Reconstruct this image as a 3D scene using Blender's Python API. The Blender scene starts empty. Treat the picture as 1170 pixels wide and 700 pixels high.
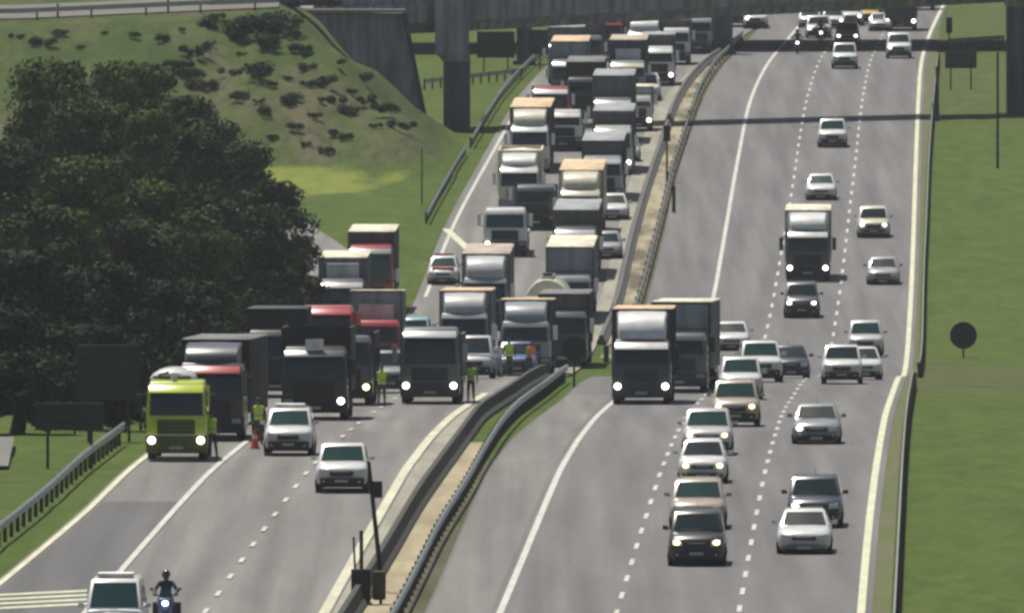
import bpy, bmesh, math, random
import numpy as np
from mathutils import Vector, Matrix, Euler

random.seed(7); np.random.seed(7)
scene = bpy.context.scene
COL = scene.collection

# ------------------------------------------------------------------ camera, light
F = 24000.0          # focal length in photo pixels (photo 1170 wide)
YH = -410.0          # horizon row of the photo
HC = 30.0            # camera height
cam_d = bpy.data.cameras.new('camera'); cam = bpy.data.objects.new('camera', cam_d); COL.objects.link(cam)
cam_d.sensor_fit = 'HORIZONTAL'; cam_d.sensor_width = 36.0; cam_d.lens = 36.0 * F / 1170.0
cam_d.clip_start = 5.0; cam_d.clip_end = 20000.0
cam.location = (0, 0, HC)
cam.rotation_euler = (math.radians(90) - math.atan((350 - YH) / F), 0, 0)
scene.camera = cam

SUN = Vector((-0.20, 0.40, 0.89)).normalized()
w = bpy.data.worlds.new('World'); scene.world = w; w.use_nodes = True
nt = w.node_tree; nt.nodes.clear()
sky = nt.nodes.new('ShaderNodeTexSky'); sky.sky_type = 'NISHITA'; sky.sun_disc = False
sky.sun_elevation = math.asin(SUN.z); sky.sun_rotation = math.atan2(SUN.x, SUN.y)
sky.air_density = 1.2; sky.dust_density = 2.5
bg = nt.nodes.new('ShaderNodeBackground'); bg.inputs['Strength'].default_value = 0.055
ow = nt.nodes.new('ShaderNodeOutputWorld')
nt.links.new(sky.outputs[0], bg.inputs[0]); nt.links.new(bg.outputs[0], ow.inputs[0])
sl = bpy.data.lights.new('sun', 'SUN'); sl.energy = 5.0; sl.angle = math.radians(0.6); sl.color = (1.0, 0.95, 0.86)
so = bpy.data.objects.new('sun', sl); COL.objects.link(so)
so.rotation_euler = (-SUN).to_track_quat('-Z', 'Y').to_euler()
scene.view_settings.view_transform = 'Standard'; scene.view_settings.look = 'None'
scene.view_settings.exposure = 0.08; scene.view_settings.gamma = 1.0
scene.view_settings.use_curve_mapping = False
scene.render.engine = 'CYCLES'
scene.cycles.pixel_filter_type = 'BLACKMAN_HARRIS'; scene.cycles.filter_width = 2.9
scene.cycles.use_denoising = True
scene.cycles.max_bounces = 5; scene.cycles.volume_bounces = 0; scene.cycles.transparent_max_bounces = 8

# ------------------------------------------------------------------ the lie of the land
PD = np.array([-2000, 560, 760, 800, 840, 876, 900, 924, 950, 975, 1000, 1030, 1060, 1080, 1100, 1148, 1220, 1300, 1420, 1500, 1660, 1900, 8000], float)
PZ = np.array([0, 0, 0, -.4, -1.05, -1.8, -2.3, -2.75, -3.35, -4.1, -5.05, -6.0, -6.55, -6.72, -6.65, -5.95, -4.6, -3.0, -1.0, 0.0, .95, 1.6, 2.0], float)
def zr(D):
    """height of the motorway at distance D (smoothed profile)"""
    D = np.asarray(D, float)
    return (np.interp(D - 9, PD, PZ) + np.interp(D - 3, PD, PZ) + np.interp(D + 3, PD, PZ) + np.interp(D + 9, PD, PZ)) / 4
_D = np.arange(560, 1900, .5); _Y = (HC - zr(_D)) * F / _D + YH
_Ym = np.minimum.accumulate(_Y)
def Dy(y):                       # photo row -> distance on the motorway surface
    return float(_D[np.argmax(_Ym <= y)])
def PX(px, D): return (px - 585.0) * D / F
def Dtop(yt, h, lo, hi):         # distance at which something h tall shows its top at row yt
    Ds = np.arange(lo, hi, 1.0)
    return float(Ds[np.argmin(abs((HC - zr(Ds) - h) * F / Ds + YH - yt))])
ROWS = np.concatenate([np.arange(-400, 560, 40), np.arange(560, 1800, 4), np.arange(1800, 2000, 20), np.arange(2000, 8001, 400)]).astype(float)

def curve(pts, smooth=40, world=()):
    """X(D) from photo points (px, row) lying on the road, plus world points (X, D)"""
    P = [(Dy(y), PX(px, Dy(y))) for px, y in pts] + [(d, x) for x, d in world]
    P.sort(); d = np.array([p[0] for p in P]); x = np.array([p[1] for p in P])
    s0 = (x[min(3, len(x)-1)] - x[0]) / max(1, d[min(3, len(d)-1)] - d[0]); s1 = (x[-1] - x[-3]) / (d[-1] - d[-3])
    d = np.concatenate([[d[0] - 300], d, [d[-1] + 600]]); x = np.concatenate([[x[0] - s0 * 300], x, [x[-1] + s1 * 600]])
    return lambda D: sum(np.interp(np.asarray(D, float) + o, d, x) for o in np.linspace(-smooth, smooth, 9)) / 9

C_R0 = curve([(572, 700), (605, 620), (640, 537), (697, 461), (812, 360), (833, 240), (856, 114), (878, 70), (905, 40)])
C_R1 = curve([(705, 700), (716, 662), (722, 642), (734, 603), (744.5, 570), (761, 526), (780.5, 481), (801.5, 456), (875, 385), (878.6, 369), (887, 326), (893, 286), (907, 209), (910, 183), (914, 154), (923, 106), (937, 66), (958, 38)])
C_R2 = curve([(846, 690), (852.5, 657), (859, 618), (865, 581), (872, 549), (880, 521), (890, 483), (902, 456), (915, 441), (954, 374), (964, 303), (970, 246), (978, 183), (983, 128), (994, 68), (1010, 38)])
C_R3 = curve([(985, 700), (990, 620), (998, 560), (1007, 500), (1015, 460), (1024, 441), (1040, 360), (1043, 300), (1046, 200), (1049, 120), (1052, 70), (1062, 38), (1077, 8)])
C_GR = curve([(1024, 700), (1029, 600), (1032, 540), (1037, 480), (1042, 450), (1055, 395), (1055, 340), (1059, 260), (1062, 180), (1067, 120), (1071, 80)])
C_RL = curve([(487, 697), (545, 563), (559, 529), (587, 498), (625, 470), (741, 340), (763, 249), (773, 201), (793, 141), (806, 107), (820, 81), (840, 62)])
C_B1 = curve([(405, 697), (439, 642), (477, 576), (504.5, 539), (532, 501), (545.7, 480), (707, 343), (720, 283), (729, 249), (742, 206), (757, 163), (769, 124), (786, 94), (806, 73), (829, 58)], 14)
C_B2 = curve([(464, 697), (480, 665), (504, 615), (532, 572), (548, 543), (573, 500), (590, 480), (733, 340), (757, 249), (768, 201), (788, 141), (800, 107), (815, 81), (836, 60)], 12)
C_LR = curve([(371, 700), (422, 607), (453, 556), (487, 505), (532, 463), (684, 343), (694, 304), (711, 231), (724, 184), (739, 137), (763, 103), (789, 80)])
C_LY = curve([(0, 662), (45, 638), (90, 592), (165, 525)], world=[(-12.3, 850), (-11.9, 930), (-11.7, 1060), (-12.3, 1130), (-15.4, 1190), (-20.5, 1240), (-26.5, 1290)])
C_LS = curve([(133, 660), (170, 612), (240, 540), (275, 510)], world=[(-9.0, 850), (-7.9, 930), (-6.9, 1010), (-5.2, 1110)])
C_LE = curve([(505, 260), (540, 200), (572, 142), (597, 102), (640, 62)], world=[(-13, 800), (-11.2, 900), (-9.0, 1000), (-6.6, 1080), (-5.2, 1148)])
C_LD = lambda D: C_LS(D) * .5 + C_LR(D) * .5
C_SR = curve([], world=[(-8.5, 700), (-7, 850), (-5.2, 960), (-4.6, 1040), (-5.0, 1100), (-6.2, 1150), (-8.6, 1200), (-13, 1250), (-19, 1300)])

def hill(x, D):
    """rise of the overpass embankment above the plain"""
    x = np.asarray(x, float); D = np.asarray(D, float)
    zt = 5.45 + 0.8 * np.clip((x + 32) / 18, 0, 1) - zr(1345)
    zt = np.where(D > 1344, zt + (D - 1344) * .045, zt)
    n = .35 * np.sin(x * .55 + D * .06) * np.sin(D * .21 + 1.3) * 1.4 + .25 * np.sin(x * 1.3 - D * .13)
    hf = (D - 1298 - np.clip(-x - 14, 0, 40) * .1) / 5.0
    hr = (-3.5 - x) * .78
    hb = np.where(x > -14.5, (1361.5 - D) * 6.0, (1400 - D) / 1.6)
    h = np.minimum(np.minimum(hf, hr), hb)
    h = np.where(h > 0, h + n * np.clip(h / 1.5, 0, 1) * np.clip((zt + 3 - h), 0, 1), h)
    lim = np.clip(h, 0, None)
    zt2 = np.maximum(zt - 1.0 * 0 + zr(1345) - zr(D), 0)
    return np.minimum(lim, zt2)
def ground(x, D): return zr(D) + hill(x, D)

# ------------------------------------------------------------------ materials
MATS = {}
def mat(name, col, rough=.7, metal=0.0, var=0.0, vscale=1.0, stretch=(1, 1, 1), bump=0.0, bscale=None, col2=None, col3=None, emit=None, estr=0.0, coat=0.0, spec=None, ramp=(.35, .65)):
    if name in MATS: return MATS[name]
    m = bpy.data.materials.new(name); m.use_nodes = True; t = m.node_tree; b = t.nodes['Principled BSDF']
    b.inputs['Base Color'].default_value = (*col, 1); b.inputs['Roughness'].default_value = rough; b.inputs['Metallic'].default_value = metal
    if coat: b.inputs['Coat Weight'].default_value = coat; b.inputs['Coat Roughness'].default_value = .08
    if spec is not None: b.inputs['Specular IOR Level'].default_value = spec
    if emit: b.inputs['Emission Color'].default_value = (*emit, 1); b.inputs['Emission Strength'].default_value = estr
    if var or col2 or bump:
        tc = t.nodes.new('ShaderNodeTexCoord'); mp = t.nodes.new('ShaderNodeMapping'); mp.inputs['Scale'].default_value = stretch
        t.links.new(tc.outputs['Object'], mp.inputs[0])
        nz = t.nodes.new('ShaderNodeTexNoise'); nz.inputs['Scale'].default_value = vscale; nz.inputs['Detail'].default_value = 6; nz.inputs['Roughness'].default_value = .62
        t.links.new(mp.outputs[0], nz.inputs[0])
        r = t.nodes.new('ShaderNodeValToRGB'); r.color_ramp.elements[0].position = ramp[0]; r.color_ramp.elements[1].position = ramp[1]
        c2 = col2 or tuple(c * (1 + var) for c in col); c1 = col if col2 else tuple(c * (1 - var) for c in col)
        r.color_ramp.elements[0].color = (*c1, 1); r.color_ramp.elements[1].color = (*c2, 1)
        t.links.new(nz.outputs[0], r.inputs[0]); outc = r.outputs[0]
        if col3:
            n3 = t.nodes.new('ShaderNodeTexNoise'); n3.inputs['Scale'].default_value = vscale * .17; n3.inputs['Detail'].default_value = 3
            t.links.new(mp.outputs[0], n3.inputs[0])
            r3 = t.nodes.new('ShaderNodeValToRGB'); r3.color_ramp.elements[0].position = .47; r3.color_ramp.elements[1].position = .62
            mx = t.nodes.new('ShaderNodeMix'); mx.data_type = 'RGBA'
            t.links.new(n3.outputs[0], r3.inputs[0]); t.links.new(r3.outputs[0], mx.inputs[0]); t.links.new(outc, mx.inputs[6]); mx.inputs[7].default_value = (*col3, 1)
            outc = mx.outputs[2]
        if col2 or var: t.links.new(outc, b.inputs['Base Color'])
        if bump:
            nb = t.nodes.new('ShaderNodeTexNoise'); nb.inputs['Scale'].default_value = bscale or vscale * 3; nb.inputs['Detail'].default_value = 4
            t.links.new(tc.outputs['Object'], nb.inputs[0])
            bp = t.nodes.new('ShaderNodeBump'); bp.inputs['Strength'].default_value = bump; bp.inputs['Distance'].default_value = .1
            t.links.new(nb.outputs[0], bp.inputs['Height']); t.links.new(bp.outputs[0], b.inputs['Normal'])
    MATS[name] = m; return m

M_GRASS = mat('grass_ground', (.038, .074, .012), .95, vscale=.35, stretch=(1, .22, 1), col2=(.072, .118, .022), col3=(.095, .115, .030), bump=.7, bscale=2.5, spec=.15)
M_ASPH = mat('asphalt', (.150, .146, .146), .88, var=.10, vscale=.5, stretch=(1.6, .03, 1), bump=.15, bscale=9, spec=.3)
M_ASPH2 = mat('asphalt_old', (.185, .178, .168), .9, var=.12, vscale=.5, stretch=(1.2, .04, 1), bump=.15, bscale=9, spec=.3)
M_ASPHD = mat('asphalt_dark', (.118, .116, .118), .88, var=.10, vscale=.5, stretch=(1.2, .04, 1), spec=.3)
M_CONC = mat('concrete_shoulder', (.27, .26, .21), .9, var=.18, vscale=.7, stretch=(1.5, .1, 1), spec=.2)
M_SANDF = mat('sand_far', (.12, .11, .08), .95, vscale=.5, stretch=(1, .12, 1), col2=(.34, .30, .21), bump=.5, bscale=3, spec=.1, ramp=(.40, .58))
M_SAND = mat('sand', (.26, .225, .15), .95, vscale=.6, stretch=(1, .15, 1), col2=(.40, .35, .24), bump=.5, bscale=3, spec=.1)
M_YEL = mat('line_yellow', (.52, .52, .36), .7, var=.12, vscale=1.2, stretch=(2, .2, 1))
M_WHT = mat('line_white', (.47, .465, .42), .7, var=.14, vscale=1.2, stretch=(2, .2, 1))
M_BRIDGE = mat('bridge_concrete', (.24, .25, .27), .9, var=.18, vscale=.5, stretch=(1, 1, .4), bump=.2)
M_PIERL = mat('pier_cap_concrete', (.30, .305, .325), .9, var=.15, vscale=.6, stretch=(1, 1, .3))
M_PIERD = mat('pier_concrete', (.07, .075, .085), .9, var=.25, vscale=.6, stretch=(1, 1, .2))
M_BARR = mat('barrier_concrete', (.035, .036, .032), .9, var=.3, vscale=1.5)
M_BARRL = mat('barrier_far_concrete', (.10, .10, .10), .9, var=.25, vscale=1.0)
M_GALV = mat('galvanised_steel', (.42, .44, .45), .45, metal=.6, var=.1, vscale=2)
M_POST = mat('weathered_post', (.07, .06, .05), .9)
M_BLACK = mat('black_metal', (.012, .013, .014), .6)
M_SIGNB = mat('sign_back', (.018, .022, .022), .6)
M_LEAF = []
for i, (a, b_) in enumerate([((.008, .018, .006), (.034, .058, .014)), ((.012, .025, .007), (.064, .098, .022)), ((.016, .036, .008), (.098, .145, .026))]):
    M_LEAF.append(mat('foliage_%d' % i, a, .85, vscale=.38, col2=b_, spec=.15, ramp=(.40, .66)))
M_BARK = mat('bark', (.06, .045, .03), .95, var=.3, vscale=3)
M_BUSH = mat('bush_leaves', (.010, .022, .008), .85, vscale=1.2, col2=(.032, .058, .016), spec=.2)
M_GLASS = mat('vehicle_glass', (.010, .022, .022), .07, spec=.7)
M_GLASSG = mat('vehicle_glass_green', (.012, .048, .042), .08, spec=.8)
M_TYRE = mat('tyre_rubber', (.012, .012, .012), .9)
M_RIM = mat('wheel_rim', (.22, .22, .23), .4, metal=.6)
M_TRIM = mat('black_trim', (.014, .015, .016), .55)
M_CHAS = mat('chassis', (.018, .018, .02), .7)
M_LAMP = mat('lamp_lens', (.62, .62, .58), .15, spec=.8)
M_LAMPON = mat('lamp_lit', (.9, .88, .8), .2, emit=(1, .95, .82), estr=9.0)
M_LAMPAMB = mat('lamp_lit_amber', (.9, .7, .4), .2, emit=(1, .72, .35), estr=6.0)
M_PLATE = mat('number_plate', (.42, .42, .38), .5)
M_CHROME = mat('chrome', (.55, .55, .55), .2, metal=.9)
M_SKIN = mat('skin', (.16, .08, .05), .6)

PAINT = dict(white=(.68, .68, .66), cream=(.62, .58, .44), silver=(.33, .34, .35), grey=(.13, .135, .14), dark=(.024, .027, .03), black=(.010, .011, .012),
             navy=(.02, .03, .06), red=(.42, .035, .04), blue=(.06, .12, .30), beige=(.40, .33, .26), cyan=(.22, .45, .52), lime=(.50, .62, .03),
             tan=(.58, .42, .25), mist=(.26, .28, .29), slate=(.06, .065, .075), yellow=(.55, .38, .05), olive=(.10, .12, .02), pearl=(.50, .50, .49), green=(.08, .14, .04), brown=(.12, .10, .09))
def wear(m, dark, light):
    t = m.node_tree; b = t.nodes['Principled BSDF']; src = b.inputs['Base Color'].links[0].from_socket
    tc = t.nodes.new('ShaderNodeTexCoord'); prev = src
    for sc, st, lo, hi, amt in ((1.0, (1.15, .006, 1), .35, .65, dark), (.35, (1, .10, 1), .42, .60, light), (3.5, (1, .25, 1), .5, .8, .10)):
        mp = t.nodes.new('ShaderNodeMapping'); mp.inputs['Scale'].default_value = st; mp.inputs['Rotation'].default_value = (0, 0, .021); t.links.new(tc.outputs['Object'], mp.inputs[0])
        n = t.nodes.new('ShaderNodeTexNoise'); n.inputs['Scale'].default_value = sc; n.inputs['Detail'].default_value = 5; t.links.new(mp.outputs[0], n.inputs[0])
        r = t.nodes.new('ShaderNodeMapRange'); r.inputs[1].default_value = lo; r.inputs[2].default_value = hi; r.inputs[3].default_value = 1 - amt; r.inputs[4].default_value = 1 + amt * .6; t.links.new(n.outputs[0], r.inputs[0])
        mu = t.nodes.new('ShaderNodeVectorMath'); mu.operation = 'SCALE'; t.links.new(prev, mu.inputs[0]); t.links.new(r.outputs[0], mu.inputs['Scale']); prev = mu.outputs[0]
    a_ = t.nodes.new('ShaderNodeAttribute'); a_.attribute_name = 'wheel_wear'
    ma = t.nodes.new('ShaderNodeMath'); ma.operation = 'MULTIPLY_ADD'; t.links.new(a_.outputs['Fac'], ma.inputs[0]); ma.inputs[1].default_value = .075; ma.inputs[2].default_value = 1.0
    mu = t.nodes.new('ShaderNodeVectorMath'); mu.operation = 'SCALE'; t.links.new(prev, mu.inputs[0]); t.links.new(ma.outputs[0], mu.inputs['Scale']); prev = mu.outputs[0]
    t.links.new(prev, b.inputs['Base Color'])
for m_ in (M_ASPH, M_ASPH2, M_ASPHD): wear(m_, .16, .05)
for m_ in (M_BRIDGE, M_PIERL, M_PIERD):
    t = m_.node_tree; b = t.nodes['Principled BSDF']; src = b.inputs['Base Color'].links[0].from_socket
    tc = t.nodes.new('ShaderNodeTexCoord'); mp = t.nodes.new('ShaderNodeMapping'); mp.inputs['Scale'].default_value = (1, 1, .08); t.links.new(tc.outputs['Object'], mp.inputs[0])
    n = t.nodes.new('ShaderNodeTexNoise'); n.inputs['Scale'].default_value = 2.2; n.inputs['Detail'].default_value = 6; t.links.new(mp.outputs[0], n.inputs[0])
    r = t.nodes.new('ShaderNodeMapRange'); r.inputs[1].default_value = .35; r.inputs[2].default_value = .65; r.inputs[3].default_value = .6; r.inputs[4].default_value = 1.25; t.links.new(n.outputs[0], r.inputs[0])
    mu = t.nodes.new('ShaderNodeVectorMath'); mu.operation = 'SCALE'; t.links.new(src, mu.inputs[0]); t.links.new(r.outputs[0], mu.inputs['Scale']); t.links.new(mu.outputs[0], b.inputs['Base Color'])
def paint(c):
    base = PAINT[c]
    return mat('paint_' + c, base, .32, var=.12, vscale=1.8, coat=.6)
def matte(c): return mat('body_' + c, PAINT[c], .75, var=.28, vscale=1.1, stretch=(1.2, .5, .35))

# ------------------------------------------------------------------ mesh helpers
class MB:
    def __init__(s): s.v = []; s.f = []
    def add(s, vs, fs):
        n = len(s.v); s.v += [tuple(p) for p in vs]; s.f += [tuple(i + n for i in f) for f in fs]; return s
    def hexa(s, b, t):   # bottom 4, top 4 points in order
        return s.add(list(b) + list(t), [(3, 2, 1, 0), (4, 5, 6, 7), (0, 1, 5, 4), (1, 2, 6, 5), (2, 3, 7, 6), (3, 0, 4, 7)])
    def box(s, x0, x1, y0, y1, z0, z1):
        return s.hexa([(x0, y0, z0), (x1, y0, z0), (x1, y1, z0), (x0, y1, z0)], [(x0, y0, z1), (x1, y0, z1), (x1, y1, z1), (x0, y1, z1)])
    def cyl(s, a, b, r0, r1=None, n=12):
        r1 = r0 if r1 is None else r1; a = Vector(a); b = Vector(b); q = (b - a).normalized().to_track_quat('Z', 'Y')
        vs = []
        for c, r in ((a, r0), (b, r1)):
            for k in range(n):
                t = 2 * math.pi * k / n; vs.append(c + q @ Vector((math.cos(t) * r, math.sin(t) * r, 0)))
        fs = [(k, (k + 1) % n, n + (k + 1) % n, n + k) for k in range(n)] + [tuple(reversed(range(n))), tuple(range(n, 2 * n))]
        return s.add(vs, fs)
    def loft(s, rings, closed=True, caps=True):
        n = len(rings[0]); vs = [p for r in rings for p in r]; fs = []
        for i in range(len(rings) - 1):
            for k in range(n if closed else n - 1):
                k2 = (k + 1) % n; fs.append((i * n + k, i * n + k2, (i + 1) * n + k2, (i + 1) * n + k))
        if caps and closed: fs += [tuple(reversed(range(n))), tuple(range((len(rings) - 1) * n, len(rings) * n))]
        return s.add(vs, fs)
    def blob(s, c, r, n=8, m=6):
        rings = []
        for i in range(m + 1):
            t = math.pi * i / m; rr = max(math.sin(t), .02)
            rings.append([(c[0] + r[0] * rr * math.cos(2 * math.pi * k / n), c[1] + r[1] * rr * math.sin(2 * math.pi * k / n), c[2] - r[2] * math.cos(t)) for k in range(n)])
        return s.loft(rings)
    def mesh(s, name, bevel=0, smooth=True, angle=40):
        me = bpy.data.meshes.new(name); me.from_pydata(s.v, [], s.f); me.validate()
        bm = bmesh.new(); bm.from_mesh(me)
        bmesh.ops.recalc_face_normals(bm, faces=bm.faces)
        if bevel:
            es = [e for e in bm.edges if len(e.link_faces) == 2 and e.calc_face_angle(0) > .5]
            bmesh.ops.bevel(bm, geom=es, offset=bevel, segments=2, affect='EDGES', profile=.6)
        if smooth:
            for f in bm.faces: f.smooth = True
            for e in bm.edges:
                if len(e.link_faces) == 2 and e.calc_face_angle(0) > math.radians(angle): e.smooth = False
        bm.to_mesh(me); bm.free(); return me

def obj(name, me, m=None, parent=None, loc=(0, 0, 0), **kw):
    if isinstance(me, MB): me = me.mesh(name, **kw)
    o = bpy.data.objects.new(name, me); COL.objects.link(o); o.location = loc
    if m is not None and len(me.materials) == 0: me.materials.append(m)
    if parent is not None: o.parent = parent
    return o
def empty(name, loc, label, cat, group=None, rz=0, rx=0):
    o = bpy.data.objects.new(name, None); o.empty_display_size = .3; COL.objects.link(o); o.location = loc; o.rotation_euler = (rx, 0, rz)
    o['label'] = label; o['category'] = cat
    if group: o['group'] = group
    return o
def tag(o, label, cat, group=None):
    o['label'] = label; o['category'] = cat
    if group: o['group'] = group
    return o
def struct(o): o['kind'] = 'structure'; return o

CACHE = {}
def part(name, key, fn, m, parent, loc=(0, 0, 0), rot=None, **kw):
    """a child mesh; its mesh data is shared between things of the same kind and colour"""
    k = (key, m.name)
    if k not in CACHE:
        me = fn().mesh(name, **kw); me.materials.append(m); CACHE[k] = me
    o = bpy.data.objects.new(name, CACHE[k]); COL.objects.link(o); o.parent = parent; o.location = loc
    if rot: o.rotation_euler = rot
    return o

# ------------------------------------------------------------------ ground, roads
xs = np.concatenate([[-3000, -1500, -700, -300, -150], np.arange(-80, 90.1, 1.25), [150, 300, 700, 1500, 3000]])
ys = ROWS
XX, YY = np.meshgrid(xs, ys); ZZ = ground(XX, YY) - .07
rough = (np.random.rand(*XX.shape) - .5) * .10 - .03
off_road = (XX > C_GR(YY) + 1) | (XX < np.minimum(C_LY(YY), C_LE(YY)) - 1.5)
ZZ = ZZ + np.where(off_road, rough + .03, 0)
vs = np.stack([XX, YY, ZZ], -1).reshape(-1, 3); ny, nx = XX.shape
idx = np.arange(ny * nx).reshape(ny, nx)
fs = np.stack([idx[:-1, :-1], idx[:-1, 1:], idx[1:, 1:], idx[1:, :-1]], -1).reshape(-1, 4)
me = bpy.data.meshes.new('ground'); me.from_pydata(vs.tolist(), [], fs.tolist())
for p in me.polygons: p.use_smooth = True
def sstep(v, a, b): t_ = np.clip((v - a) / (b - a), 0, 1); return t_ * t_ * (3 - 2 * t_)
hh = hill(XX, YY); wob = 2.5 * np.sin(XX * .9 + YY * .11) + 1.5 * np.sin(XX * 2.1 - YY * .3)
z_h = sstep(hh, .1, .9)
z_m = sstep(YY + wob, 1268, 1280) * (1 - sstep(YY + wob, 1300, 1312)) * (1 - sstep(XX + wob * .5, -11, -5)) * sstep(XX, -46, -38) * (1 - z_h)
z_d = .75 * sstep(YY + wob, 880, 915) * (1 - sstep(YY + wob * 2, 1050, 1085)) * (XX > 15) + .5 * sstep(YY, 1330, 1400) * (XX > 15)
at = me.attributes.new('zone', 'FLOAT_COLOR', 'POINT')
cc = np.stack([z_h, z_m, z_d, np.ones_like(z_h)], -1).reshape(-1).astype(np.float32); at.data.foreach_set('color', cc)
GM = bpy.data.materials.new('ground_cover'); GM.use_nodes = True; t = GM.node_tree; bs = t.nodes['Principled BSDF']; bs.inputs['Roughness'].default_value = .95; bs.inputs['Specular IOR Level'].default_value = .1
tc = t.nodes.new('ShaderNodeTexCoord'); az = t.nodes.new('ShaderNodeAttribute'); az.attribute_name = 'zone'; sp = t.nodes.new('ShaderNodeSeparateColor'); t.links.new(az.outputs['Color'], sp.inputs[0])
def nz_(scale, st, detail=6, rough=.6):
    mp = t.nodes.new('ShaderNodeMapping'); mp.inputs['Scale'].default_value = st; t.links.new(tc.outputs['Object'], mp.inputs[0])
    n = t.nodes.new('ShaderNodeTexNoise'); n.inputs['Scale'].default_value = scale; n.inputs['Detail'].default_value = detail; n.inputs['Roughness'].default_value = rough; t.links.new(mp.outputs[0], n.inputs[0]); return n.outputs[0]
def rp_(fac, stops):
    r = t.nodes.new('ShaderNodeValToRGB'); cr = r.color_ramp
    while len(cr.elements) < len(stops): cr.elements.new(.5)
    for e, (p, c) in zip(cr.elements, stops): e.position = p; e.color = (*c, 1)
    t.links.new(fac, r.inputs[0]); return r.outputs[0]
def mx_(f, a, b):
    m_ = t.nodes.new('ShaderNodeMix'); m_.data_type = 'RGBA'; t.links.new(f, m_.inputs[0]); t.links.new(a, m_.inputs[6]); t.links.new(b, m_.inputs[7]); return m_.outputs[2]
def noisy(ch, nz, k=.55):
    """zone edge broken up by noise"""
    m1 = t.nodes.new('ShaderNodeMath'); m1.operation = 'MULTIPLY_ADD'; t.links.new(nz, m1.inputs[0]); m1.inputs[1].default_value = k; m1.inputs[2].default_value = -k / 2
    m2 = t.nodes.new('ShaderNodeMath'); m2.operation = 'ADD'; t.links.new(ch, m2.inputs[0]); t.links.new(m1.outputs[0], m2.inputs[1])
    m3 = t.nodes.new('ShaderNodeMapRange'); m3.inputs[1].default_value = .3; m3.inputs[2].default_value = .7; t.links.new(m2.outputs[0], m3.inputs[0]); return m3.outputs[0]
n_big = nz_(.22, (1, .16, 1), 6, .7); n_mid = nz_(.9, (1, .18, 1)); n_f = nz_(4, (1, .4, 1), 4)
grass = mx_(n_big, rp_(n_mid, [(.30, (.020, .044, .007)), (.50, (.040, .074, .012)), (.68, (.078, .108, .020))]), rp_(n_f, [(.35, (.062, .098, .015)), (.65, (.110, .138, .030))]))
soil = rp_(nz_(.22, (1, .22, 1), 5), [(.36, (.038, .070, .014)), (.48, (.066, .094, .024)), (.57, (.092, .092, .045)), (.68, (.118, .100, .068))])
hillc = mx_(rp_(nz_(1.3, (1, .3, 1), 6), [(.42, (0, 0, 0)), (.62, (.8, .8, .8))]), soil, rp_(n_f, [(.35, (.024, .040, .012)), (.65, (.062, .078, .024))]))
mead = rp_(n_mid, [(.35, (.125, .165, .026)), (.65, (.185, .205, .042))])
dry = rp_(n_mid, [(.35, (.052, .078, .020)), (.65, (.095, .100, .040))])
c_ = mx_(noisy(sp.outputs[2], n_mid), grass, dry); c_ = mx_(noisy(sp.outputs[1], n_mid), c_, mead); c_ = mx_(noisy(sp.outputs[0], n_mid), c_, hillc)
t.links.new(c_, bs.inputs['Base Color'])
bp = t.nodes.new('ShaderNodeBump'); bp.inputs['Strength'].default_value = .8; bp.inputs['Distance'].default_value = .12; t.links.new(n_f, bp.inputs['Height']); t.links.new(bp.outputs[0], bs.inputs['Normal'])
me.materials.append(GM)
struct(obj('ground', me))

def strip(name, cl, cr, d0, d1, m, dz=0.0, parent=None, nseg=1, lanes=None):
    D = np.unique(np.concatenate([[d0], ROWS[(ROWS > d0) & (ROWS < d1)], [d1]]))
    L = cl(D); R = cr(D); Z = zr(D) + dz; mb = MB(); rings = []
    for k in range(len(D)):
        rings.append([(L[k] + (R[k] - L[k]) * j / nseg, D[k], Z[k]) for j in range(nseg + 1)])
    mb.loft(rings, closed=False, caps=False)
    me = bpy.data.meshes.new(name); me.from_pydata(mb.v, [], mb.f); me.materials.append(m)
    if lanes:
        a0, a1, k_ = lanes; V = np.array(mb.v); u = (V[:, 0] - a0(V[:, 1])) / (a1(V[:, 1]) - a0(V[:, 1])) * k_
        wv = np.cos(4 * np.pi * u) * np.clip((u + .3) * 3, 0, 1) * np.clip((k_ + .3 - u) * 3, 0, 1)
    else: wv = np.zeros(len(mb.v))
    at = me.attributes.new('wheel_wear', 'FLOAT', 'POINT'); at.data.foreach_set('value', wv.astype(np.float32))
    for p in me.polygons: p.use_smooth = True
    o = bpy.data.objects.new(name, me); COL.objects.link(o); o['kind'] = 'structure'
    if parent: o.parent = parent
    return o
def off(c, a): return lambda D: c(D) + a

road_r = strip('motorway_right', off(C_RL, .0), off(C_R3, .35), 300, 2400, M_ASPH, 0, nseg=44, lanes=(C_R0, C_R3, 3))
road_l = strip('motorway_left', C_LE, off(C_B1, -.2), 1060, 2400, M_ASPH2, 0, nseg=36, lanes=(off(C_LE, .6), C_LR, 3))
near_l = strip('motorway_left_near', off(C_LY, -.25), off(C_B1, -.2), 300, 1130, M_ASPH2, -.02, nseg=44, lanes=(C_LS, C_LR, 2))
slip = strip('slip_road', off(C_LY, -.3), C_SR, 1050, 1420, M_ASPH2, -.035, nseg=2)
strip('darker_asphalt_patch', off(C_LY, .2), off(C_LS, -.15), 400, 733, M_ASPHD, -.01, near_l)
strip('shoulder_right_asphalt', off(C_RL, .1), off(C_R0, -.3), 300, 900, M_ASPH2, .008, road_r)
strip('right_verge_path', off(C_R3, .35), off(C_GR, -.15), 300, 1800, mat('verge_gravel', (.13, .125, .085), .95, vscale=.8, stretch=(1.4, .1, 1), col2=(.10, .125, .04), bump=.4, spec=.1), -.02)
strip('median_sand', off(C_B1, .25), off(C_B2, -.25), 300, 798, M_SAND, -.03)
strip('median_sand_far', off(C_B1, .3), off(C_B2, -.1), 1075, 1490, M_SANDF, -.03)
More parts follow.
